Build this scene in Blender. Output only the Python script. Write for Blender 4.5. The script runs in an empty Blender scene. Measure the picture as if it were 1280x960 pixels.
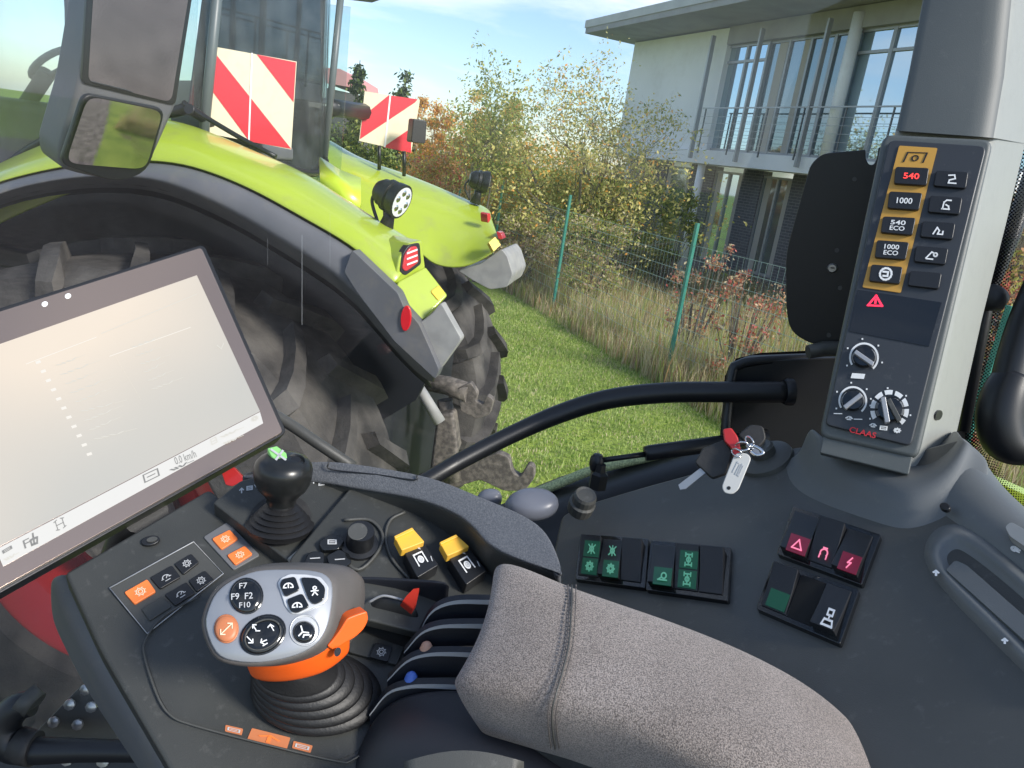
import bpy, bmesh, math, random
from mathutils import Vector as V, Matrix
random.seed(7)
SC = bpy.context.scene
COL = SC.collection
rad = math.radians
# ------------------------------------------------------------------ camera
PITCH, ROLL, FPX = rad(16), rad(8.4), 961.0
CP = V((0, 0, 2.7))
CD = V((0, math.cos(PITCH), -math.sin(PITCH)))
_r0 = V((1, 0, 0)); _u0 = V((0, math.sin(PITCH), math.cos(PITCH)))
CR = math.cos(ROLL)*_r0 + math.sin(ROLL)*_u0
CU = math.cos(ROLL)*_u0 - math.sin(ROLL)*_r0
cam = bpy.data.objects.new('camera', bpy.data.cameras.new('camera'))
COL.objects.link(cam)
m = Matrix((CR, CU, -CD)).transposed().to_4x4(); m.translation = CP
cam.matrix_world = m
cam.data.sensor_width = 36; cam.data.lens = FPX/1280*36
cam.data.clip_start = 0.05; cam.data.clip_end = 2000
SC.camera = cam

def ray(x, y): return CD + CR*((x-640)/FPX) + CU*((480-y)/FPX)
def P(x, y, d): return CP + ray(x, y)*d
class Pl:
    def __init__(s, o, n):
        s.o = o; s.n = n.normalized()
        if s.n.dot(CP-o) < 0: s.n = -s.n
    def h(s, x, y, off=0):
        r = ray(x, y); o = s.o + s.n*off
        return CP + r*((o-CP).dot(s.n)/r.dot(s.n))
def pl3(a, b, c):
    A, B, C = P(*a), P(*b), P(*c)
    return Pl(A, (B-A).cross(C-A))

# ------------------------------------------------------------------ materials
def mat(name, col, rough=0.5, metal=0.0, bump=None, var=None, spec=0.5, coat=0, emit=None, es=1.0):
    m = bpy.data.materials.new(name); m.use_nodes = True
    nt = m.node_tree; b = nt.nodes['Principled BSDF']; L = nt.links
    b.inputs['Base Color'].default_value = (*col, 1); b.inputs['Roughness'].default_value = rough
    b.inputs['Metallic'].default_value = metal; b.inputs['Specular IOR Level'].default_value = spec
    b.inputs['Coat Weight'].default_value = coat
    if emit:
        b.inputs['Emission Color'].default_value = (*emit, 1); b.inputs['Emission Strength'].default_value = es
    g = nt.nodes.new('ShaderNodeNewGeometry')
    if var:     # (scale, other colour, lo, hi)
        n = nt.nodes.new('ShaderNodeTexNoise'); n.inputs['Scale'].default_value = var[0]; n.inputs['Detail'].default_value = 5
        L.new(g.outputs['Position'], n.inputs['Vector'])
        r = nt.nodes.new('ShaderNodeValToRGB'); r.color_ramp.elements[0].position = var[2]; r.color_ramp.elements[1].position = var[3]
        r.color_ramp.elements[0].color = (*col, 1); r.color_ramp.elements[1].color = (*var[1], 1)
        L.new(n.outputs['Fac'], r.inputs['Fac']); L.new(r.outputs['Color'], b.inputs['Base Color'])
    if bump:
        n = nt.nodes.new('ShaderNodeTexNoise'); n.inputs['Scale'].default_value = bump[0]; n.inputs['Detail'].default_value = 3
        L.new(g.outputs['Position'], n.inputs['Vector'])
        bp = nt.nodes.new('ShaderNodeBump'); bp.inputs['Strength'].default_value = bump[1]; bp.inputs['Distance'].default_value = bump[2] if len(bump) > 2 else 0.001
        L.new(n.outputs['Fac'], bp.inputs['Height']); L.new(bp.outputs['Normal'], b.inputs['Normal'])
    return m
M = {}
M['trim'] = mat('dark_trim', (.054,.055,.051), .46, bump=(1400,.35,.0006), var=(9,(.072,.073,.068),.35,.7))
M['deck'] = mat('deck_plastic', (.034,.036,.034), .46, bump=(1600,.35,.0006), var=(14,(.046,.048,.045),.35,.7))
M['rimplastic'] = mat('grained_plastic', (.09,.095,.105), .5, bump=(900,.6,.001), var=(700,(.15,.155,.165),.4,.7))
M['black'] = mat('black_plastic', (.010,.011,.013), .4, bump=(900,.2,.0005))
M['gloss'] = mat('gloss_black', (.008,.009,.010), .12, coat=.3)
M['knob'] = mat('satin_black', (.012,.013,.013), .3)
M['navy'] = mat('blue_black_plastic', (.012,.014,.020), .45, bump=(1200,.3,.0005))
M['rubber'] = mat('rubber', (.018,.018,.018), .6, bump=(300,.3,.001), var=(60,(.035,.034,.033),.45,.8))
M['ring'] = mat('tread_grey', (.07,.07,.068), .7)
M['pillar'] = mat('pillar_trim', (.075,.085,.085), .5, bump=(1300,.3,.0005), var=(6,(.095,.105,.103),.3,.7))
M['pillar_lit'] = mat('pillar_trim_lit', (.27,.28,.26), .5, bump=(1300,.3,.0005))  # same plastic as the pillar trim, sidelight painted in as a paler colour
M['face'] = mat('panel_foil', (.030,.034,.040), .42, bump=(2000,.2,.0003))
M['foot'] = mat('console_shoulder', (.10,.108,.11), .5, bump=(1300,.3,.0005), var=(6,(.13,.138,.14),.3,.7))
M['gold'] = mat('gold_foil', (.50,.27,.045), .45, bump=(2000,.15,.0003))
M['white'] = mat('white_print', (.75,.76,.76), .5)
M['grey'] = mat('grey_print', (.45,.46,.47), .5)
M['silver'] = mat('silver_paint', (.30,.315,.34), .35, metal=.35, coat=.3)
M['silver_hi'] = mat('silver_edge', (.62,.63,.64), .3, metal=.3)
M['orange'] = mat('orange_plastic', (.85,.12,.012), .38, bump=(700,.1,.0004))
M['orange_key'] = mat('orange_key', (.83,.20,.045), .4)
M['orange_dull'] = mat('dull_orange', (.50,.17,.07), .45)
M['yellow'] = mat('yellow_plastic', (.80,.46,.05), .45, var=(90,(.74,.42,.06),.4,.7))
M['red'] = mat('red_plastic', (.55,.035,.02), .4)
M['redprint'] = mat('red_print', (.5,.02,.03), .5)
M['skin'] = mat('beige_tip', (.55,.32,.22), .5)
M['blue'] = mat('blue_tip', (.08,.18,.60), .45)
M['led_red'] = mat('red_lamp', (.4,.01,.03), .4, emit=(1,.03,.08), es=.9)
M['red_txt'] = mat('red_lit_text', (.5,.02,.02), .4, emit=(1,.06,.05), es=.8)
M['pink_txt'] = mat('pink_lit', (.5,.1,.2), .4, emit=(1,.25,.38), es=.45)
M['red_field'] = mat('red_lens', (.10,.006,.02), .4, emit=(.6,.01,.08), es=.06)
M['green_field'] = mat('green_lens', (.005,.05,.025), .4, emit=(.0,.35,.18), es=.04)
M['green_txt'] = mat('green_lit', (.10,.33,.22), .4, emit=(.3,1,.65), es=.08)
M['green_key'] = mat('green_mark', (.25,.60,.18), .5)
M['metal'] = mat('bare_metal', (.42,.42,.41), .35, metal=.8, bump=(200,.1))
M['chrome'] = mat('chrome', (.7,.7,.7), .15, metal=1)
M['stitch'] = mat('thread', (.11,.10,.095), .8)
M['tag'] = mat('tag_plastic', (.50,.50,.48), .4)
M['oval'] = mat('grey_cap', (.16,.17,.20), .35)
M['lime'] = mat('lime_paint', (.39,.50,.035), .28, coat=.5, var=(3,(.36,.46,.045),.4,.7))
M['lime2'] = mat('lime_paint_hood', (.50,.64,.03), .3, coat=.4)
M['fgrey'] = mat('fender_grey', (.10,.105,.115), .55, bump=(300,.2), var=(5,(.14,.142,.15),.35,.75))
M['fdark'] = mat('dark_liner', (.008,.010,.013), .6, var=(4,(.018,.020,.025),.4,.7))
M['flap'] = mat('dusty_plastic', (.26,.26,.25), .6, var=(14,(.36,.36,.34),.35,.7))
M['tyre'] = mat('dusty_tyre', (.028,.026,.024), .85, bump=(60,.5,.006), var=(5,(.105,.097,.087),.38,.68))
M['rimred'] = mat('red_rim', (.42,.02,.02), .35, coat=.3)
M['rust'] = mat('muddy_steel', (.085,.075,.065), .7, var=(40,(.21,.185,.155),.4,.7), bump=(120,.4,.003))
M['cream'] = mat('cream_foil', (.72,.64,.45), .45, var=(30,(.60,.54,.40),.5,.8))
M['sred'] = mat('red_foil', (.62,.015,.035), .35)
M['glow_org'] = mat('beacon', (.9,.35,.02), .3, emit=(1,.4,.02), es=.3)
M['lens'] = mat('lamp_lens', (.75,.77,.8), .15, coat=.5)
M['tail'] = mat('tail_lens', (.55,.03,.04), .2, coat=.6)
M['bezel'] = mat('bezel_sky_glare', (.33,.255,.21), .16, metal=.7, coat=.1)  # glossy black bezel, warm sky reflection tinted into its metallic colour
M['wall'] = mat('white_render', (.82,.83,.85), .9, var=(.6,(.76,.77,.79),.4,.7))
M['concrete'] = mat('pale_concrete', (.50,.50,.50), .8, var=(1.5,(.42,.42,.43),.4,.7))
M['soffit'] = mat('grey_soffit', (.34,.33,.33), .8, var=(2,(.28,.27,.27),.4,.7))
M['gaiter'] = mat('black_gaiter', (.011,.011,.012), .5, bump=(500,.3,.0008))
M['dsteel'] = mat('dark_steel', (.12,.125,.135), .4, metal=.3)
M['void'] = mat('open_slot', (.002,.002,.002), .9)
M['steel'] = mat('grey_steel', (.34,.35,.37), .4, metal=.3)
M['post'] = mat('green_post', (.02,.19,.15), .45, var=(8,(.05,.24,.18),.4,.7))
M['bark'] = mat('bark', (.10,.085,.065), .9, bump=(40,.6,.01), var=(12,(.17,.15,.12),.4,.7))
M['curtain'] = mat('curtain', (.45,.42,.38), .9)
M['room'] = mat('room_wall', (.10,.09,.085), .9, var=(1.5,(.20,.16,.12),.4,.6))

def leafmat(name, a, b):
    m = mat(name, a, .6, var=(2.2, b, .35, .68)); p = m.node_tree.nodes['Principled BSDF']
    p.inputs['Subsurface Weight'].default_value = 0
    nt = m.node_tree; t = nt.nodes.new('ShaderNodeBsdfTranslucent'); mx = nt.nodes.new('ShaderNodeMixShader'); mx.inputs[0].default_value = .35
    t.inputs['Color'].default_value = (*[c*1.3 for c in b], 1)
    nt.links.new(p.outputs[0], mx.inputs[1]); nt.links.new(t.outputs[0], mx.inputs[2])
    nt.links.new(mx.outputs[0], nt.nodes['Material Output'].inputs[0]); return m
def dust(m, col, scale, lo, hi, amt):
    nt = m.node_tree; b = nt.nodes['Principled BSDF']; s = b.inputs['Base Color']; g = nt.nodes.new('ShaderNodeNewGeometry')
    n = nt.nodes.new('ShaderNodeTexNoise'); n.inputs['Scale'].default_value = scale; n.inputs['Detail'].default_value = 9; n.inputs['Roughness'].default_value = .7
    nt.links.new(g.outputs['Position'], n.inputs['Vector']); r = nt.nodes.new('ShaderNodeMapRange')
    for k, v in ((1, lo), (2, hi), (3, 0), (4, amt)): r.inputs[k].default_value = v
    nt.links.new(n.outputs['Fac'], r.inputs[0]); x = nt.nodes.new('ShaderNodeMixRGB'); x.inputs[2].default_value = (*col, 1)
    if s.is_linked: nt.links.new(s.links[0].from_socket, x.inputs[1])
    else: x.inputs[1].default_value = s.default_value
    nt.links.new(r.outputs[0], x.inputs[0]); nt.links.new(x.outputs[0], s)
for k in ('trim','deck','foot','pillar','face'): dust(M[k], (.20,.20,.19), 90, .58, .80, .35)
for k in ('trim','deck','foot','pillar','black','rubber','gloss','navy','rimplastic','silver'): dust(M[k], (.32,.31,.29), 900, .68, .74, .45)
dust(M['pillar_lit'], (.17,.17,.16), 60, .5, .8, .3)
for k in ('lime','fgrey','flap','lime2'): dust(M[k], (.24,.21,.15), 7, .52, .85, .55); dust(M[k], (.20,.17,.12), 160, .62, .72, .4)
dust(M['wall'], (.42,.40,.36), .9, .5, .75, .35)
LF = {'olive': leafmat('leaf_olive', (0.26, 0.28, 0.06), (0.4, 0.4, 0.1)), 'yellow': leafmat('leaf_yellow', (0.55, 0.48, 0.14), (0.68, 0.6, 0.24)),
      'green': leafmat('leaf_green', (0.13, 0.19, 0.045), (0.22, 0.28, 0.07)), 'orange': leafmat('leaf_orange', (0.72, 0.3, 0.05), (0.8, 0.45, 0.1)),
      'rust': leafmat('leaf_rust', (0.48, 0.22, 0.1), (0.56, 0.33, 0.16)), 'dark': leafmat('leaf_dark', (.03,.05,.02), (.05,.08,.03)),
      'straw': leafmat('straw', (0.46, 0.39, 0.22), (0.62, 0.54, 0.35)), 'brown': leafmat('dead_stem', (0.28, 0.19, 0.12), (0.38, 0.27, 0.18)),
      'red': leafmat('leaf_red', (0.45, 0.08, 0.07), (0.52, 0.15, 0.11)), 'g1': leafmat('grass_a', (0.25, 0.34, 0.08), (0.34, 0.42, 0.13)),
      'g2': leafmat('grass_b', (0.36, 0.45, 0.12), (0.46, 0.53, 0.19)), 'g3': leafmat('grass_c', (0.13, 0.23, 0.03), (0.18, 0.29, 0.05))}

def fabric():
    m = mat('armrest_fabric', (.28,.25,.235), .95, bump=(1500,.8,.0012)); nt = m.node_tree; b = nt.nodes['Principled BSDF']
    g = nt.nodes.new('ShaderNodeNewGeometry'); n = nt.nodes.new('ShaderNodeTexNoise'); n.inputs['Scale'].default_value = 1150; n.inputs['Detail'].default_value = 2
    n2 = nt.nodes.new('ShaderNodeTexNoise'); n2.inputs['Scale'].default_value = 14; n2.inputs['Detail'].default_value = 4
    for q in (n, n2): nt.links.new(g.outputs['Position'], q.inputs['Vector'])
    r = nt.nodes.new('ShaderNodeValToRGB'); r.color_ramp.elements[0].position = .36; r.color_ramp.elements[1].position = .62
    r.color_ramp.elements[0].color = (.125,.108,.10,1); r.color_ramp.elements[1].color = (.40,.35,.32,1)
    r2 = nt.nodes.new('ShaderNodeValToRGB'); r2.color_ramp.elements[0].position = .35; r2.color_ramp.elements[1].position = .7
    r2.color_ramp.elements[0].color = (.70,.67,.64,1); r2.color_ramp.elements[1].color = (1,.98,.96,1)
    mx = nt.nodes.new('ShaderNodeMixRGB'); mx.blend_type = 'MULTIPLY'; mx.inputs[0].default_value = 1
    nt.links.new(n.outputs['Fac'], r.inputs[0]); nt.links.new(n2.outputs['Fac'], r2.inputs[0])
    nt.links.new(r.outputs[0], mx.inputs[1]); nt.links.new(r2.outputs[0], mx.inputs[2]); nt.links.new(mx.outputs[0], b.inputs['Base Color'])
    b.inputs['Sheen Weight'].default_value = .25
    return m
M['fabric'] = fabric()

def pane(name, refl, dust, tint=(1,1,1)):
    m = bpy.data.materials.new(name); m.use_nodes = True; nt = m.node_tree; nt.nodes.clear(); L = nt.links
    out = nt.nodes.new('ShaderNodeOutputMaterial'); tr = nt.nodes.new('ShaderNodeBsdfTransparent'); tr.inputs[0].default_value = (*tint, 1)
    gl = nt.nodes.new('ShaderNodeBsdfGlossy'); gl.inputs['Roughness'].default_value = .02
    fr = nt.nodes.new('ShaderNodeFresnel'); fr.inputs[0].default_value = 1.45
    mu = nt.nodes.new('ShaderNodeMath'); mu.operation = 'MULTIPLY'; mu.inputs[1].default_value = refl; L.new(fr.outputs[0], mu.inputs[0])
    mx = nt.nodes.new('ShaderNodeMixShader'); L.new(mu.outputs[0], mx.inputs[0]); L.new(tr.outputs[0], mx.inputs[1]); L.new(gl.outputs[0], mx.inputs[2])
    df = nt.nodes.new('ShaderNodeBsdfDiffuse'); df.inputs[0].default_value = (.7,.72,.75,1)
    g = nt.nodes.new('ShaderNodeNewGeometry'); n = nt.nodes.new('ShaderNodeTexNoise'); n.inputs['Scale'].default_value = 9; n.inputs['Detail'].default_value = 8
    L.new(g.outputs['Position'], n.inputs['Vector'])
    r = nt.nodes.new('ShaderNodeMapRange'); r.inputs[1].default_value = .4; r.inputs[2].default_value = .8; r.inputs[3].default_value = dust*.3; r.inputs[4].default_value = dust
    L.new(n.outputs['Fac'], r.inputs[0]); m2 = nt.nodes.new('ShaderNodeMixShader'); L.new(r.outputs[0], m2.inputs[0]); L.new(mx.outputs[0], m2.inputs[1]); L.new(df.outputs[0], m2.inputs[2])
    L.new(m2.outputs[0], out.inputs[0]); return m
M['pane'] = pane('side_window_glass', .7, .014)
M['cabglass'] = pane('cab_glass', 1.3, .06, (.86,.93,.92))
M['bglass'] = mat('house_glass', (.40,.50,.56), .03, metal=.85)
M['bglass_dark'] = mat('house_glass_dark', (.22,.27,.29), .04, metal=.6)
M['mirror'] = mat('mirror_glass', (.60,.58,.56), .04, metal=1, bump=(350,.06,.0005))

def frit():      # black dots printed on the glass edge, dissolving outwards
    m = bpy.data.materials.new('printed_dot_border'); m.use_nodes = True; nt = m.node_tree; nt.nodes.clear(); L = nt.links
    out = nt.nodes.new('ShaderNodeOutputMaterial'); tr = nt.nodes.new('ShaderNodeBsdfTransparent'); bk = nt.nodes.new('ShaderNodeBsdfDiffuse'); bk.inputs[0].default_value = (.006,.006,.007,1)
    uv = nt.nodes.new('ShaderNodeUVMap'); sp = nt.nodes.new('ShaderNodeSeparateXYZ'); L.new(uv.outputs[0], sp.inputs[0])
    def wave(o):
        a = nt.nodes.new('ShaderNodeMath'); a.operation = 'MULTIPLY'; a.inputs[1].default_value = 2*math.pi/.0042; L.new(o, a.inputs[0])
        s = nt.nodes.new('ShaderNodeMath'); s.operation = 'SINE'; L.new(a.outputs[0], s.inputs[0]); return s.outputs[0]
    # uv.x = metres across, uv.y = metres along; z of second map = fade
    a, b_ = wave(sp.outputs[0]), wave(sp.outputs[1])
    p = nt.nodes.new('ShaderNodeMath'); p.operation = 'MULTIPLY'; L.new(a, p.inputs[0]); L.new(b_, p.inputs[1])
    mr = nt.nodes.new('ShaderNodeMapRange'); mr.inputs[1].default_value = 0; mr.inputs[2].default_value = .03; mr.inputs[3].default_value = -1.0; mr.inputs[4].default_value = 1.0
    L.new(sp.outputs[0], mr.inputs[0])
    gt = nt.nodes.new('ShaderNodeMath'); gt.operation = 'GREATER_THAN'; L.new(p.outputs[0], gt.inputs[0]); L.new(mr.outputs[0], gt.inputs[1])
    mx = nt.nodes.new('ShaderNodeMixShader'); L.new(gt.outputs[0], mx.inputs[0]); L.new(tr.outputs[0], mx.inputs[1]); L.new(bk.outputs[0], mx.inputs[2]); L.new(mx.outputs[0], out.inputs[0]); return m
M['frit'] = frit()

def brickm():
    m = mat('grey_brick', (.10,.10,.115), .85); nt = m.node_tree; b = nt.nodes['Principled BSDF']
    uv = nt.nodes.new('ShaderNodeUVMap'); t = nt.nodes.new('ShaderNodeTexBrick'); t.inputs['Scale'].default_value = 1
    t.inputs['Color1'].default_value = (.11,.11,.125,1); t.inputs['Color2'].default_value = (.085,.085,.10,1); t.inputs['Mortar'].default_value = (.20,.20,.21,1)
    t.inputs['Mortar Size'].default_value = .008; t.inputs['Brick Width'].default_value = .25; t.inputs['Row Height'].default_value = .075
    nt.links.new(uv.outputs[0], t.inputs[0]); nt.links.new(t.outputs[0], b.inputs['Base Color']); return m
M['brick'] = brickm()

# ------------------------------------------------------------------ object helpers
WP = {}
def tag(o, label=None, cat=None, group=None, kind=None):
    if label: o['label'] = label
    if cat: o['category'] = cat
    if group: o['group'] = group
    if kind: o['kind'] = kind
    return o
def thing(name, loc, label, cat, group=None):
    o = bpy.data.objects.new(name, None); COL.objects.link(o); o.empty_display_size = .05
    loc = V(loc); o.location = loc; WP[o] = loc.copy(); return tag(o, label, cat, group)
def mk(name, vs, fs, mt, parent=None, smooth=False, mats=None, mi=None):
    vs = [V(v) for v in vs]
    c = sum(vs, V((0,0,0)))/len(vs)
    me = bpy.data.meshes.new(name); me.from_pydata([v-c for v in vs], [], fs)
    for q in (mats or [mt]): me.materials.append(q)
    if mi: me.polygons.foreach_set('material_index', mi)
    if smooth: me.polygons.foreach_set('use_smooth', [True]*len(me.polygons))
    me.update()
    o = bpy.data.objects.new(name, me); COL.objects.link(o)
    WP[o] = c; o.parent = parent; o.location = c - (WP[parent] if parent else V((0,0,0)))
    return o
def fixn(o):
    bm = bmesh.new(); bm.from_mesh(o.data); bmesh.ops.recalc_face_normals(bm, faces=bm.faces); bm.to_mesh(o.data); bm.free(); return o
def bev(o, w, seg=2):
    if w:
        b = o.modifiers.new('bevel', 'BEVEL'); b.width = w; b.segments = seg; b.limit_method = 'ANGLE'; b.angle_limit = rad(35)
        o.data.polygons.foreach_set('use_smooth', [True]*len(o.data.polygons))
        try: b.harden_normals = True
        except Exception: pass
    return o
def slab(name, front, vec, mt, parent=None, bevel=0):
    n = len(front); vs = list(front)+[p+vec for p in front]
    fs = [tuple(range(n)), tuple(range(2*n-1, n-1, -1))]+[(i, i+n, (i+1) % n+n, (i+1) % n) for i in range(n)]
    return bev(fixn(mk(name, vs, fs, mt, parent)), bevel)
def px(name, pl, pts, off, thick, mt, parent=None, bevel=0):
    return slab(name, [pl.h(x, y, off) for x, y in pts], -pl.n*thick, mt, parent, bevel)
def rnd(pts, r, n=4):
    out = []
    N = len(pts)
    rr = r if isinstance(r, (list, tuple)) else [r]*N
    for i in range(N):
        a, b, c = pts[i-1], pts[i], pts[(i+1) % N]
        ba = (a[0]-b[0], a[1]-b[1]); bc = (c[0]-b[0], c[1]-b[1]); la = math.hypot(*ba); lc = math.hypot(*bc)
        q = min(rr[i], la*.48, lc*.48)
        if q < .3: out.append(b); continue
        p0 = (b[0]+ba[0]/la*q, b[1]+ba[1]/la*q); p2 = (b[0]+bc[0]/lc*q, b[1]+bc[1]/lc*q)
        for k in range(n+1):
            t = k/n; out.append(tuple((1-t)**2*p0[j]+2*t*(1-t)*b[j]+t*t*p2[j] for j in (0, 1)))
    return out
def ell(cx, cy, rx, ry, rot=0, n=28, a0=0, a1=360):
    c, s = math.cos(rad(rot)), math.sin(rad(rot)); full = abs(a1-a0) >= 360
    return [(cx+rx*math.cos(a)*c-ry*math.sin(a)*s, cy+rx*math.cos(a)*s+ry*math.sin(a)*c)
            for a in [rad(a0+(a1-a0)*i/(n if full else n-1)) for i in range(n)]]
def cr(pts, k=6):       # catmull-rom
    pts = [V(p) for p in pts]; q = [2*pts[0]-pts[1]]+pts+[2*pts[-1]-pts[-2]]; out = []
    for i in range(1, len(q)-2):
        a, b, c, d = q[i-1:i+3]
        for j in range(k):
            t = j/k; out.append(.5*((2*b)+(c-a)*t+(2*a-5*b+4*c-d)*t*t+(3*b-a-3*c+d)*t**3))
    out.append(pts[-1]); return out
def tube(name, pts, r, mt, parent=None, n=12, smooth=0, caps=True):
    pts = [V(p) for p in pts]
    if smooth:
        if isinstance(r, (list, tuple)):
            rr = [x.x for x in cr([V((x, 0, 0)) for x in r], smooth)]
        else: rr = r
        pts = cr(pts, smooth); r = rr
    R = r if isinstance(r, (list, tuple)) else [r]*len(pts)
    vs = []; fs = []; nrm = None
    for i, p in enumerate(pts):
        t = (pts[min(i+1, len(pts)-1)]-pts[max(i-1, 0)]).normalized()
        if nrm is None:
            nrm = t.cross(V((0,0,1)) if abs(t.z) < .9 else V((1,0,0))).normalized()
        nrm = (nrm-t*nrm.dot(t)).normalized(); b = t.cross(nrm)
        for k in range(n):
            a = 2*math.pi*k/n; vs.append(p+(nrm*math.cos(a)+b*math.sin(a))*R[i])
    for i in range(len(pts)-1):
        for k in range(n): fs.append((i*n+k, i*n+(k+1) % n, (i+1)*n+(k+1) % n, (i+1)*n+k))
    if caps: fs += [tuple(range(n-1, -1, -1)), tuple(range((len(pts)-1)*n, len(pts)*n))]
    o = mk(name, vs, fs, mt, parent, True)
    if caps:
        o.data.polygons[len(fs)-1].use_smooth = False; o.data.polygons[len(fs)-2].use_smooth = False
    return fixn(o)
def lathe(name, base, axis, prof, mt, parent=None, n=32, flat=False):
    axis = axis.normalized(); e1 = axis.cross(V((0,0,1)) if abs(axis.z) < .9 else V((1,0,0))).normalized(); e2 = axis.cross(e1)
    vs = []; fs = []
    for r, h in prof:
        for k in range(n):
            a = 2*math.pi*k/n; vs.append(base+axis*h+(e1*math.cos(a)+e2*math.sin(a))*max(r, 1e-5))
    for i in range(len(prof)-1):
        for k in range(n): fs.append((i*n+k, i*n+(k+1) % n, (i+1)*n+(k+1) % n, (i+1)*n+k))
    fs += [tuple(range(n)), tuple(range((len(prof)-1)*n, len(prof)*n))]
    o = fixn(mk(name, vs, fs, mt, parent, not flat)); e = o.modifiers.new('split', 'EDGE_SPLIT'); e.split_angle = rad(40); return o
def loft(name, rings, mt, parent=None, caps=True, sub=0, smooth=True):
    n = len(rings[0]); vs = [p for r in rings for p in r]; fs = []
    for i in range(len(rings)-1):
        for k in range(n): fs.append((i*n+k, i*n+(k+1) % n, (i+1)*n+(k+1) % n, (i+1)*n+k))
    if caps: fs += [tuple(range(n)), tuple(range((len(rings)-1)*n, len(rings)*n))]
    o = fixn(mk(name, vs, fs, mt, parent, smooth))
    if sub:
        s = o.modifiers.new('sub', 'SUBSURF'); s.levels = sub; s.render_levels = sub
    elif smooth:
        e = o.modifiers.new('split', 'EDGE_SPLIT'); e.split_angle = rad(45)
    return o
def grid(name, rows, mt, parent=None, thick=0, sub=2, away=None):
    n = len(rows[0]); vs = [p for r in rows for p in r]
    fs = [(i*n+k, i*n+k+1, (i+1)*n+k+1, (i+1)*n+k) for i in range(len(rows)-1) for k in range(n-1)]
    o = mk(name, vs, fs, mt, parent, True)
    # make normals face the camera side on average
    me = o.data; s = sum((p.normal.dot(CP-(p.center+WP[o]))*p.area for p in me.polygons))
    if s < 0: me.flip_normals()
    if thick:
        so = o.modifiers.new('solid', 'SOLIDIFY'); so.thickness = thick; so.offset = -1
    if sub:
        s = o.modifiers.new('sub', 'SUBSURF'); s.levels = sub; s.render_levels = sub
    return o
def bil(q, u, v):
    return tuple((q[0][j]*(1-u)+q[1][j]*u)*(1-v)+(q[3][j]*(1-u)+q[2][j]*u)*v for j in (0, 1))
def sub(q, u0, v0, u1, v1): return [bil(q, u0, v0), bil(q, u1, v0), bil(q, u1, v1), bil(q, u0, v1)]
def strokes(name, pl, q, lines, w, off, mt, parent, th=.0003):
    """raised print: polylines in the unit square of pixel quad q; w = line width in unit"""
    vs = []; fs = []
    for ln in lines:
        ww = w
        if isinstance(ln, dict): ww = ln['w']; ln = ln['p']
        for i in range(len(ln)-1):
            (ax, ay), (bx, by) = ln[i], ln[i+1]; d = math.hypot(bx-ax, by-ay) or 1e-6; ux, uy = (bx-ax)/d*ww*.5, (by-ay)/d*ww*.5
            c = [(ax-ux+uy, ay-uy-ux), (bx+ux+uy, by+uy-ux), (bx+ux-uy, by+uy+ux), (ax-ux-uy, ay-uy+ux)]
            b = len(vs); lift = off+th+i % 2*5e-5
            P_ = [bil(q, *k) for k in c]
            vs += [pl.h(*k, lift) for k in P_]+[pl.h(*k, off-.0002) for k in P_]
            fs += [(b, b+1, b+2, b+3)]+[(b+j, b+4+j, b+4+(j+1) % 4, b+(j+1) % 4) for j in range(4)]
    return mk(name, vs, fs, mt, parent)
def circ(cx, cy, r, a0=0, a1=360, n=14, ry=None):
    return [(cx+r*math.cos(rad(a0+(a1-a0)*i/n)), cy+(ry or r)*math.sin(rad(a0+(a1-a0)*i/n))) for i in range(n+1)]
def text(name, pl, q, s, off, mt, parent, bold=0.0):
    cu = bpy.data.curves.new('t', 'FONT'); cu.body = s; cu.offset = bold; cu.resolution_u = 3
    to = bpy.data.objects.new('t', cu); COL.objects.link(to)
    dg = bpy.context.evaluated_depsgraph_get(); me = bpy.data.meshes.new_from_object(to.evaluated_get(dg))
    vs = [v.co.copy() for v in me.vertices]; fs = [tuple(p.vertices) for p in me.polygons]
    bpy.data.objects.remove(to); bpy.data.curves.remove(cu)
    x0, x1 = min(v.x for v in vs), max(v.x for v in vs); y0, y1 = min(v.y for v in vs), max(v.y for v in vs)
    W = [pl.h(*bil(q, (v.x-x0)/(x1-x0), 1-(v.y-y0)/(y1-y0)), off+.0003) for v in vs]
    return mk(name, W, fs, mt, parent)
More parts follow.
